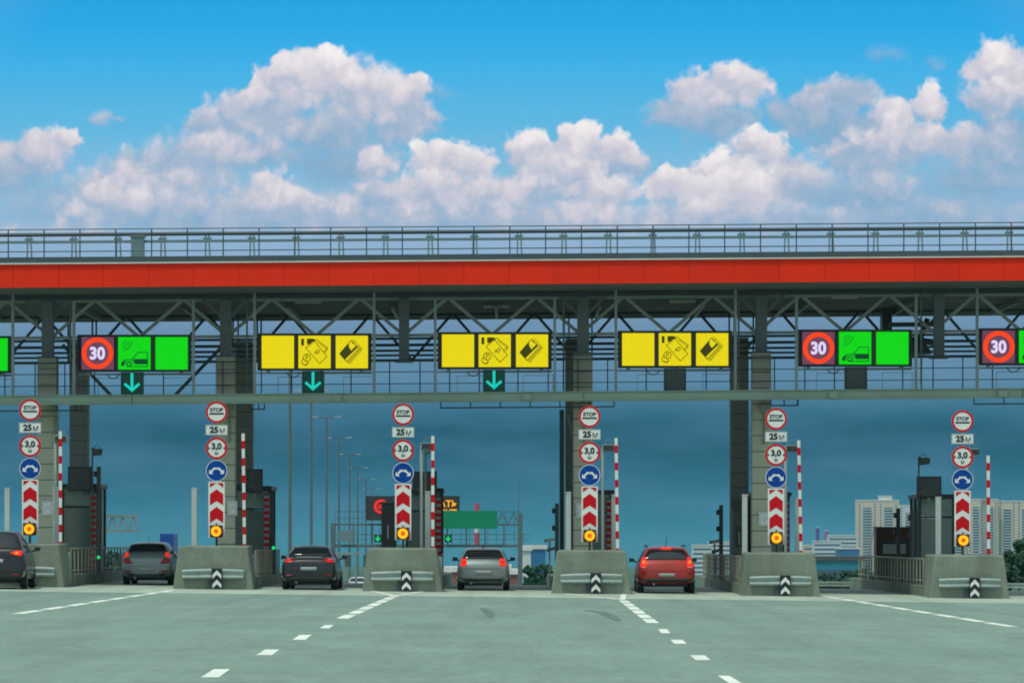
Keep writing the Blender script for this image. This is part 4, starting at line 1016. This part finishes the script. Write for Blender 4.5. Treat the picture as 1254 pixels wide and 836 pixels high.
        if rails: B().tube((s * ht * .93, .75, H + .035), (s * ht * .93, 2.6, H + .045), .022, 8).bar((s*ht*.93, .72, H - .02), (s*ht*.93, .80, H + .04), .035).bar((s*ht*.93, 2.5, H - .02), (s*ht*.93, 2.6, H + .04), .035).build('roof_rail', M['plastic'], e_)
    low = lower or M['plastic']
    decal(bvh, [(-hw*.86, .30+lift), (hw*.86, .30+lift), (hw*.80, .40+lift), (-hw*.80, .40+lift)], 'y', 'lower_bumper', low, e_, off=.012)
    decal(bvh, [(-plate_w, plate_z - .055), (plate_w, plate_z - .055), (plate_w, plate_z + .055), (-plate_w, plate_z + .055)], 'y', 'number_plate', M['plate'], e_, off=.018)
    # panel gaps of the boot lid
    g = .006
    decal(bvh, [(-hw*.70, plate_z + (.12 if style == 'hatch' else .10)), (hw*.70, plate_z + (.12 if style == 'hatch' else .10)), (hw*.70, plate_z + (.128 if style == 'hatch' else .108)), (-hw*.70, plate_z + (.128 if style == 'hatch' else .108))], 'y', 'boot_gap', M['plastic'], e_, off=.006)
    B().box(-hw*.72, hw*.72, .35, Lh - .4, .16 + lift, .30 + lift).build('underbody', M['plastic'], e_)
    B().tube((-hw*.45, .10, .25 + lift), (-hw*.45, .5, .26 + lift), .035, 10).build('exhaust', M['rim'], e_)
    return e_, bvh
paint_black = carpaint('black_paint', (0.010, 0.013, 0.016), 0.1, 0.3, 0.15)
paint_navy = carpaint('dark_paint', (0.011, 0.014, 0.020), 0.1, 0.3, 0.15)
paint_silver = carpaint('silver_grey_paint', (0.20, 0.245, 0.235), 0.35, 0.35)
paint_sage = carpaint('pale_silver_paint', (0.185, 0.225, 0.215), 0.3, 0.38)
paint_red = carpaint('dark_red_paint', (0.34, 0.018, 0.010), 0.15, 0.3, 0.15)
paint_white = carpaint('white_paint', (0.6, 0.65, 0.65), 0.0, 0.4)

c1, v1 = make_car('hatchback_car', 'black hatchback cut by the left edge of the picture, brake light on', paint_black, .92, 1.76, 4.3, 1.12, 'hatch', wtop=.70, rear=(1.22, 1.64), lift=.02,
    tail=[([(.46, 1.10), (.60, 1.05), (.80, 1.01), (.83, 1.12), (.80, 1.18), (.62, 1.16)], 'tail', 'tail_light'), ([(.60, 1.06), (.72, 1.06), (.72, 1.14), (.60, 1.14)], 'tailcore', 'tail_light_core'),
          ([(.55, .42), (.75, .42), (.75, .46), (.55, .46)], 'taildim', 'bumper_reflector')], plate_z=.86)
c1.location = (-15.68, 103.4, gz(-15.5, 104)); c1.rotation_euler = (0, 0, R(2.5))
c2, v2 = make_car('hatchback_car', 'silver grey hatchback with short aerial braking in the lane left of the second island', paint_silver, .87, 1.46, 4.1, .94, 'hatch', wtop=.72, rear=(1.08, 1.39),
    tail=[([(.62, 1.00), (.80, .93), (.82, 1.05), (.74, 1.14), (.64, 1.12)], 'tail', 'tail_light'), ([(.46, .74), (.60, .92), (.83, .86), (.80, .78), (.62, .72)], 'taildim', 'lower_tail_lens'),
          ([(.50, .44), (.76, .44), (.78, .49), (.54, .51)], 'taildim', 'bumper_reflector')], plate_z=.52, plate_w=.27)
B().tube((0, .95, 1.44), (0, .80, 1.62), .008, 6).build('aerial', M['plastic'], c2)
decal(v2, [(-.46, .34), (.46, .34), (.36, .47), (.26, .50), (-.26, .50), (-.36, .47)], 'y', 'rear_diffuser', M['greybox'], c2, off=.014)
c2.location = (-12.42, 115.9, gz(-12.4, 116))
c3, v3 = make_car('sedan_car', 'black sedan with glowing tail lights between the second and third islands', paint_navy, .90, 1.43, 4.6, .94, 'sedan', wtop=.70, rear=(1.10, 1.37),
    tail=[([(.40, .96), (.56, .90), (.80, .86), (.84, .92), (.80, 1.0), (.56, 1.02)], 'taildim', 'tail_light'), ([(.58, .90), (.80, .88), (.80, .985), (.60, 1.0)], 'tail', 'tail_light_glow'),
          ([(.52, .46), (.74, .46), (.74, .49), (.52, .49)], 'taildim', 'bumper_reflector')], plate_z=.68)
decal(v3, [(-.44, 1.045), (.44, 1.045), (.40, 1.062), (-.40, 1.062)], 'y', 'boot_lip', M['greybox'], c3, off=.012)
c3.location = (-6.52, 109.4, gz(-6.5, 109))
c4, v4 = make_car('hatchback_car', 'pale silver hatchback with square red tail lights and shark fin in the middle lane', paint_sage, .87, 1.41, 4.2, .93, 'hatch', wtop=.72, rear=(1.04, 1.34),
    tail=[([(.54, .83), (.74, .81), (.76, .88), (.72, .92), (.54, .915)], 'tail', 'tail_light'), ([(.54, .94), (.72, .945), (.70, 1.05), (.56, 1.06)], 'tail', 'upper_tail_light'), ([(.54, .918), (.725, .922), (.72, .937), (.54, .937)], 'taildim', 'tail_light_divider')], plate_z=.60)
B().prism([(-.03, 1.405), (.03, 1.405), (.015, 1.50), (-.015, 1.50)], .85, 1.0).build('roof_fin', M['plastic'], c4)
c4.location = (-.95, 112.2, gz(-1, 112))
c5, v5 = make_car('estate_car', 'dark red high estate car with roof rails, aerial and lit brake lights', paint_red, .94, 1.52, 4.3, .98, 'hatch', wtop=.70, rear=(1.10, 1.43), lift=.06,
    tail=[([(.66, .88), (.84, .84), (.87, 1.0), (.80, 1.16), (.68, 1.20), (.66, 1.02)], 'tail', 'tail_light'), ([(.70, .98), (.80, .97), (.79, 1.08), (.70, 1.08)], 'tailcore', 'tail_light_core'),
          ([(.66, .62), (.80, .62), (.80, .80), (.68, .80)], 'taildim', 'lower_tail_lens'), ([(.68, .84), (.82, .83), (.82, .86), (.68, .87)], 'plate', 'reversing_lamp')], plate_z=.60, rails=True)
B().tube((0, .9, 1.50), (.02, .70, 1.82), .009, 6).build('aerial', M['plastic'], c5)
B().box(-.16, .16, .50, .56, 1.452, 1.50).build('high_brake_light', M['tail'], c5)
decal(v5, [(-.16, 1.44), (.16, 1.44), (.13, 1.49), (-.13, 1.49)], 'y', 'brake_light_lens', M['tailcore'], c5, off=.014)
decal(v5, [(-.86, .36), (.86, .36), (.84, .50), (-.84, .50)], 'y', 'black_bumper', M['plastic'], c5, off=.013)
c5.location = (5.02, 110.6, gz(5, 110))
c6, v6 = make_car('hatchback_car', 'small white car far beyond the booths, left of the middle island', paint_white, .88, 1.45, 4.1, .93, 'hatch', wtop=.72, rear=(1.06, 1.38), tail=[([(.66, .90), (.82, .88), (.80, 1.05), (.68, 1.08)], 'taildim', 'tail_light')])
c6.location = ((437 - 627) * 296 / F, 296, gz(-13, 296))

# ================================================================ beyond the plaza
def street_light(D_, p, lab, proto=None):
    x = (p - 627) * D_ / F; z = gz(x, D_)
    if proto is None:
        e_ = empty('street_light', (x, D_, z))
        B().tube((0, 0, 0), (0, 0, 12.3), .11, 8, .06).build('pole', M['pole'], e_)
        B().path([(-.6, 0, 12.3), (0, 0, 12.25), (.6, 0, 12.3)], .04, 6).build('arm', M['dark_steel'], e_)
        for s in (-1, 1): B().hull([(s*.55, -.12, 12.26), (s*1.05, -.1, 12.30), (s*1.05, .1, 12.30), (s*.55, .12, 12.26), (s*.55, -.1, 12.34), (s*1.0, -.08, 12.36), (s*1.0, .08, 12.36), (s*.55, .1, 12.34)],
                 [(0,1,2,3), (4,7,6,5), (0,4,5,1), (1,5,6,2), (2,6,7,3), (3,7,4,0)]).build('lamp_head', M['hanger'], e_)
    else:
        e_ = copy_tree(proto); e_.location = (x, D_, z)
    return tag(e_, lab, 'street light', 'street lights along the road beyond the booths')
sl0 = None
for k, (D_, p) in enumerate(((181, 355), (211, 381), (241, 400), (271, 415), (301, 428), (331, 438), (361, 448), (391, 455))):
    o = street_light(D_, p, 'twin armed street light beyond the booths, %s of the row' % ('nearest and leftmost', 'second nearest', 'third nearest', 'fourth nearest', 'fourth farthest', 'third farthest', 'second farthest', 'farthest and smallest')[k], sl0); sl0 = sl0 or o
# far gantry
D_ = 262.0; k = D_ / F
def fx(p): return (p - 627) * k
def fz(t): return CH + (HZ - t) * k
fg = empty('road_gantry', (fx(523), D_, gz(-6, D_)), 'grey lattice road gantry spanning the highway beyond the booths', 'gantry')
ox, oz = fx(523), gz(-6, D_)
def FG(b, nm, m, parent=None): b.move((-ox, -D_, -oz)); return b.build(nm, m, parent or fg)
for p, t in ((637, 628), (408, 640)):
    FG(B().box(fx(p) - .18, fx(p) + .18, D_ - .2, D_ + .2, gz(0, D_) - .3, fz(t)), 'leg', M['pole'])
b = B().bar((fx(408), D_, fz(668)), (fx(640), D_, fz(668)), .22).bar((fx(408), D_, fz(642)), (fx(640), D_, fz(642)), .14)
for p in range(410, 640, 23): b.bar((fx(p), D_, fz(668)), (fx(p), D_, fz(642)), .10)
FG(b, 'lattice_beam', M['pole'])
b = B().bar((fx(408), D_ + 1, fz(626)), (fx(640), D_ + 1, fz(626)), .05).bar((fx(408), D_ + 1, fz(634)), (fx(640), D_ + 1, fz(634)), .04).bar((fx(408), D_ + 1, fz(654)), (fx(648), D_ + 1, fz(654)), .05).bar((fx(408), D_ + 1, fz(660)), (fx(648), D_ + 1, fz(660)), .04)
for p in range(410, 650, 11): b.bar((fx(p), D_ + 1, fz(667)), (fx(p), D_ + 1, fz(626 if p < 640 else 652)), .035)
FG(b, 'walkway_railing', M['pole'])
b = B()
for p in range(566, 636, 14): b.bar((fx(p), D_, fz(642)), (fx(p + 7), D_, fz(628)), .08).bar((fx(p + 7), D_, fz(628)), (fx(p + 14), D_, fz(642)), .08)
FG(b, 'upper_lattice', M['pole'])
FG(B().tube((fx(635), D_, fz(628)), (fx(635), D_, fz(588)), .03, 6), 'mast', M['pole'])
vm = empty('message_board', (fx(505), D_ - .6, fz(622)), 'black electronic message board with red ring and amber words on the far gantry', 'message board')
B().box(fx(448) - fx(505), fx(563) - fx(505), 0, .4, -15*k, 15*k).build('housing', M['black'], vm)
rx_ = fx(467) - fx(505)
B().ring(rx_, 2*k, 5.6*k, 8.6*k, -.06, -.002, 28).build('red_ring', emit('far_red_led', (255, 30, 20), 1.0), vm)
text_mesh('100', 7*k, rx_, 2*k, -.03, bpy.data.materials['far_red_led'], 'digits', vm, fat=.02, sx=.8)
text_mesh('АТЬ', 11*k, fx(549) - fx(505), 5.5*k, -.03, M['ambertext'], 'lettering', vm, fat=.02)
text_mesh('И      ПУНКТ', 11*k, fx(528) - fx(505), -5.5*k, -.03, M['ambertext'], 'lettering', vm, fat=.02)
gs = empty('direction_sign', (fx(576), D_ - .9, fz(636)), 'blank green rectangular direction sign on the far gantry', 'road sign')
B().box(-33*k, 33*k, 0, .12, -11*k, 11*k).build('panel', M['greensign'], gs); B().box(-20*k, -19*k, .12, .9, -9*k, 9*k).box(19*k, 20*k, .12, .9, -9*k, 9*k).build('bracket', M['pole'], gs)
for p, lab in ((463, 'left of the middle sign post'), (549, 'below the green direction sign')):
    e_ = empty('far_lane_signal', (fx(p), D_ - .5, fz(659)), 'small lit green down arrow on the far gantry ' + lab, 'lane signal', 'green arrows on the far gantry')
    B().box(-4.4*k, 4.4*k, 0, .2, -4.6*k, 4.6*k).build('housing', M['tealdim'], e_); B().line2([(0, 3*k), (0, -2*k)], 1.4*k, -.04, -.002).line2([(-2.3*k, .2*k), (0, -2.6*k), (2.3*k, .2*k)], 1.4*k, -.045, -.002).build('down_arrow', M['greenlamp'], e_)
e_ = empty('blank_panel', (fx(424), D_ - .5, fz(656)), 'pale blank panel at the left end of the far gantry', 'panel')
B().box(-9*k, 9*k, 0, .1, -7*k, 7*k).build('panel', M['frost'], e_); B().box(-1*k, 1*k, .1, .5, -7*k, 7*k).build('bracket', M['pole'], e_)
# far cantilever sign seen from behind, left
D_ = 300.0; k = D_ / F
e_ = empty('cantilever_gantry', ((148 - 627) * k, D_, gz(-34, D_)), 'grey truss arm of a road gantry seen beyond the leftmost booth', 'gantry')
z0 = CH + (HZ - 650) * k - e_.location.z; z1 = CH + (HZ - 632) * k - e_.location.z
b = B().bar((-30*k, 0, z0), (22*k, 0, z0), .2).bar((-30*k, 0, z1), (22*k, 0, z1), .22)
for q in range(-30, 22, 13): b.bar((q*k, 0, z0), ((q + 6.5)*k, 0, z1), .14).bar(((q + 6.5)*k, 0, z1), ((q + 13)*k, 0, z0), .14)
b.build('truss_arm', M['steel'], e_); B().box(-32*k, -29*k, -.2, .2, -.2, z1 + .2).build('leg', M['steel'], e_)
# second plaza gantry bits between the cars (left of island 3)
D_ = 190.0; k = D_ / F
e_ = empty('height_bar', ((400 - 627) * k, D_, gz(-10, D_)), 'low grey metal frame standing on the road beyond the black sedan', 'frame')
hz_ = CH + (HZ - 677) * k - e_.location.z
B().bar((-14*k, 0, hz_), (44*k, 0, hz_), .10).build('top_bar', M['steel'], e_)
for q in (14, 22, 36): B().bar((q*k, 0, 0), (q*k, 0, hz_), .12).build('leg', M['hanger'], e_)
for q in (22, 44): B().box((q + 1)*k, (q + 8)*k, -.1, .1, hz_ - .75, hz_ - .1).build('hanging_panel', M['dark'], e_)
# guard rails beyond
for xa, xb, yy_, lab in ((11.5, 14.0, 136, 'short stretch of galvanised guard rail beyond the maroon cabinet'), (9.6, 11.8, 134, 'galvanised guard rail on the verge right of the fifth island'), (17.0, 22.0, 136, 'galvanised guard rail below the trees at the right edge')):
    e_ = empty('verge_guard_rail', (xa, yy_, gz(xa, yy_)), lab, 'guard rail', 'guard rails beyond the plaza')
    B().box(0, xb - xa, -.03, 0, .12, .22).box(0, xb - xa, -.05, -.031, .24, .32).build('rail', M['galv'], e_); B().box(.1, .2, 0, .1, -.2, .3).build('post', M['steel'], e_)
e_ = empty('blue_lorry', ((204 - 627) * 150 / F, 150, gz(-15, 150)), 'blue lorry body showing behind the silver grey hatchback', 'lorry')
B().box(-.3, .3, 0, 2, .8, 2.2).build('box_body', mat('lorry_blue', (.01, .07, .30), .4), e_, bevel=.03); B().box(-.28, .28, .1, 1.9, .45, .8).build('chassis', M['plastic'], e_)
B().tube((-.3, 1, .3), (.3, 1, .3), .3, 16).build('wheel', M['tyre'], e_)
e_ = empty('barrier_block', ((217 - 627) * 128 / F, 128, gz(-12.5, 128)), 'white and orange plastic barrier block right of the silver grey hatchback', 'barrier')
B().prism([(-.3, 0), (.3, 0), (.16, .9), (-.16, .9)], 0, 1.2).build('white_body', M['white'], e_, bevel=.03); B().box(-.27, .27, -.02, -.001, .12, .30).build('orange_band', mat('orange', (.5, .12, .03), .5), e_)

# chimney
e_ = empty('striped_chimney', ((584 - 627) * 1500 / F, 1500, gz(-15, 1500)), 'tall red and white banded chimney far behind the green sign', 'chimney')
kz = 1500 / F; zt = CH + (HZ - 616) * kz - e_.location.z
B().tube((0, 0, 0), (0, 0, zt), 1.15, 16, 1.0).build('shaft', M['facadew'], e_)
pinkred = mat('faded_red_band', (.45, .05, .10), .7)
for t0, t1 in ((616, 627), (652, 668)):
    za, zb_ = CH + (HZ - t1) * kz - e_.location.z, CH + (HZ - t0) * kz - e_.location.z
    B().tube((0, 0, za), (0, 0, zb_), 1.22, 16, 1.16).build('red_band', pinkred, e_)

# ---------------------------------------------------------------- far buildings
def tower(px0, px1, top, D_, lab, base=700, seed=1, cols=None, bays=3, m=None):
    rnd = random.Random(seed); k = D_ / F; x0, x1 = (px0 - 627) * k, (px1 - 627) * k; xc = (x0 + x1) / 2; w = (x1 - x0) / 2
    zg = gz(xc, D_); h = CH + (HZ - top) * k - zg
    e_ = empty('apartment_tower', (xc, D_, zg), lab, 'apartment building', 'apartment towers on the skyline')
    B().box(-w, w, 0, 16, 0, h).build('wall', m or M['facade'], e_)
    B().box(-w - .3, w + .3, -.4, 16.2, h + .01, h + 1.2).build('parapet', M['slab'], e_)
    fl = 2.9; nf = int(h / fl)
    bw = 2 * w / bays
    first = None; cnt = 0
    for c in range(bays):
        bx = -w + bw * (c + .5)
        # a glazed loggia bay with its slabs
        gb = B().box(bx - bw*.20, bx + bw*.20, -.35, -.01, 1.5, h - fl * 2.5).build('loggia_glass', M['farwin'], e_)
        s = B()
        for f in range(1, nf - 2):
            s.box(bx - bw*.22, bx + bw*.22, -1.1, -.36, f * fl + 1.2, f * fl + 1.2 + .8)
        s.build('balcony_slabs', M['slab'], gb)
        for f in range(1, nf):
            for sx_ in (-.36, .36):
                cnt += 1
                if cnt > 100: break
                wx = bx + sx_ * bw
                if first is None: first = B().box(-.8, .8, -.1, -.01, 0, 1.5).build('window', M['farwin'], e_); o = first
                else: o = first.copy(); COL.objects.link(o); o.parent = e_
                o.location = (wx, 0, f * fl + .7)
    return e_
tower(1049, 1101, 613, 3600, 'cream apartment tower with white balconies left of the glazed booth', seed=2, bays=2)
tower(1100, 1130, 619, 3700, 'bluish slab of apartments just behind the left tower', seed=3, bays=1, m=M['facadew'])
tower(1186, 1222, 612, 3550, 'cream apartment tower right of the rightmost sign post', seed=4, bays=2)
tower(1222, 1290, 614, 3560, 'cream apartment tower running out of the right edge of the picture', seed=5, bays=3)
tower(1130, 1186, 615, 3640, 'cream apartment tower half hidden behind the glazed booth', seed=6, bays=2)
kk = 3600 / F
e_ = empty('roof_plant_room', ((1085 - 627) * kk, 3604, CH + (HZ - 612) * kk), 'small pale plant room on top of the left tower', 'roof structure')
B().box(-8*kk, 8*kk, 0, 8, 0, 5*kk).build('walls', M['facadew'], e_); B().box(-9*kk, 9*kk, -.5, 8.5, 5.01*kk, 5.6*kk).build('roof', M['slab'], e_)
def block(px0, px1, top, D_, lab, m, rows=3, name='far_building', cat='building', roofm=None):
    k = D_ / F; x0, x1 = (px0 - 627) * k, (px1 - 627) * k; xc = (x0 + x1) / 2; w = (x1 - x0) / 2; zg = gz(xc, D_); h = CH + (HZ - top) * k - zg
    e_ = empty(name, (xc, D_, zg), lab, cat, 'low buildings on the skyline')
    B().box(-w, w, 0, 12, 0, h).build('wall', m, e_); B().box(-w - .3, w + .3, -.3, 12.3, h + .01, h + .8).build('roof', roofm or M['slab'], e_)
    for r in range(rows):
        z = h - 3 - 3.2 * r
        if z < 1: break
        B().box(-w*.92, w*.92, -.12, -.01, z, z + 1.3).build('window_band', M['farwin'], e_)
    return e_
block(848, 872, 668, 2400, 'white low rise block behind the roof of the red car', M['facadew'], 6)
block(868, 905, 664, 2450, 'white stepped block right of the red car roof', M['facadew'], 6)
block(984, 1008, 668, 2600, 'cream and grey block right of the fifth striped boom', M['facade'], 5)
block(1014, 1050, 656, 2700, 'white long block just left of the left tower', M['facadew'], 7)
block(996, 1030, 663, 2500, 'white lower block in front of the long white block', M['facadew'], 4)
block(1026, 1052, 672, 1600, 'blue sheet shed below the white blocks', M['bluewall'], 0)
block(998, 1056, 686, 620, 'long teal glazed hall with dark roof right of the fifth island', M['tealglass'], 1, 'glazed_hall', 'hall', M['dark'])
block(640, 668, 672, 700, 'blue sheet walled shed between the far gantry leg and the fourth island', M['bluewall'], 0)
block(546, 566, 700, 520, 'long low red brown roofed building left of the pale silver hatchback', M['brick'], 0)
block(612, 640, 703, 520, 'low red brown building right of the pale silver hatchback', M['brick'], 0)
block(612, 624, 698, 500, 'small white van like hut right of the pale silver hatchback', M['facadew'], 0)
block(640, 650, 674, 640, 'pale narrow building next to the far gantry leg', M['facadew'], 0)
for p, t, c_, lab in ((1001, 646, (.10, .05, .25), 'violet'), (1012, 650, (.35, .05, .25), 'pink')):
    k = 2900 / F; e_ = empty('cooling_stack', ((p - 627) * k, 2900, gz(0, 2900)), 'small %s banded stack on the skyline right of the fifth boom' % lab, 'chimney')
    zt = CH + (HZ - t) * k - gz(0, 2900); B().tube((0, 0, 0), (0, 0, zt), 2.4*k*.9, 12).build('shaft', mat('stack_' + lab, c_, .7), e_); B().tube((0, 0, zt + .01), (0, 0, zt + .8), 2.6*k*.9, 12).build('rim', M['facadew'], e_)

# ---------------------------------------------------------------- trees
def tree(x, y, h, w, seed, lab, m, n=2600, ls=.22, base=0.15):
    rnd = random.Random(seed); zg = gz(x, y) - .1
    e_ = empty('broadleaf_tree', (x, y, zg), lab, 'tree', 'trees beyond the plaza')
    b = B().tube((0, 0, 0), (0, 0, h * .5), .035 * h * .5, 8, .02 * h * .5)
    cl = []
    for i in range(26):
        an = rnd.uniform(0, 6.283); rr = math.sqrt(rnd.random()) * w * .42; zz = h * (base + .12 + (1 - base - .22) * rnd.random())
        lim = 1 - ((zz / h - .5) / .62) ** 2; rr *= max(.3, lim)
        c = Vector((rr * math.cos(an), rr * math.sin(an), zz)); cl.append((c, rnd.uniform(.10, .20) * w))
        if i % 3 == 0: b.tube((0, 0, h * .3), c, .03, 5, .01)
    b.build('trunk', M['bark'], e_)
    bm = B()
    for i in range(n):
        c, r_ = cl[rnd.randrange(len(cl))]
        d = Vector((rnd.gauss(0, 1), rnd.gauss(0, 1), rnd.gauss(0, 1))).normalized() * r_ * (rnd.random() ** .45)
        p = c + d; u = Vector((rnd.gauss(0, 1), rnd.gauss(0, 1), rnd.gauss(0, .6))).normalized(); v = u.orthogonal().normalized()
        s = ls * rnd.uniform(.6, 1.3)
        bm.hull([p - u*s*.5, p - v*s*.3, p + u*s*.5, p + v*s*.3], [(0, 1, 2, 3)])
    o = bm.build('crown', m, e_); return e_
def ptree(p, top, D_, wpx, seed, lab, m=None, **k_):
    k = D_ / F; x = (p - 627) * k; h = CH + (HZ - top) * k - gz(x, D_); return tree(x, D_, h, wpx * k, seed, lab, m or M['leaf'], ls=.0045 * D_ * .28, **k_)
ptree(1248, 654, 260, 46, 1, 'large dense green tree at the right edge, tallest of all', n=5000)
ptree(1262, 662, 240, 40, 2, 'green tree half out of the picture at the right edge', n=3000)
ptree(1234, 686, 230, 26, 3, 'lower dark bush in front of the large tree at the right edge', M['leaf2'])
ptree(1222, 690, 270, 22, 4, 'small tree just right of the rightmost toll island')
for j, (p, t, D_, w) in enumerate(((1004, 698, 300, 24), (1020, 701, 330, 26), (1036, 697, 340, 26), (1050, 695, 360, 24), (1062, 693, 380, 22), (1082, 696, 400, 28))):
    ptree(p, t, D_, w, 20 + j, 'dark roundish tree below the teal hall, number counts from the left: %s' % ('first', 'second', 'third', 'fourth', 'fifth', 'sixth')[j], M['leaf2'], n=1400)
for j, (p, t, D_, w) in enumerate(((648, 690, 420, 20), (658, 684, 430, 22), (668, 688, 440, 20))):
    ptree(p, t, D_, w, 40 + j, 'green tree in front of the blue shed, %s of three' % ('leftmost', 'middle', 'rightmost')[j], M['leaf'], n=1200)
for j, (p, t, D_, w) in enumerate(((132, 672, 900, 22), (150, 668, 950, 26), (172, 671, 980, 24), (192, 674, 900, 22), (222, 678, 950, 22))):
    ptree(p, t, D_, w, 60 + j, 'hazy distant tree seen left of the silver grey hatchback, %s in the row' % ('first', 'second', 'third', 'fourth', 'fifth')[j], M['leaf2'], n=900)

# ---------------------------------------------------------------- the air between here and the skyline
hb_ = B().box(-1700, 1700, -20, 4200, -45, 80); ho = hb_.build('haze', M['white'], None)
hm = bpy.data.materials.new('haze_air'); hm.use_nodes = True; t = hm.node_tree; t.nodes.clear()
pv = t.nodes.new('ShaderNodeVolumePrincipled'); pv.inputs['Color'].default_value = (0.30, 0.72, 0.88, 1); pv.inputs['Density'].default_value = 0.00006
om = t.nodes.new('ShaderNodeOutputMaterial'); t.links.new(pv.outputs[0], om.inputs['Volume'])
ho.data.materials.clear(); ho.data.materials.append(hm); tag(ho, kind='stuff')
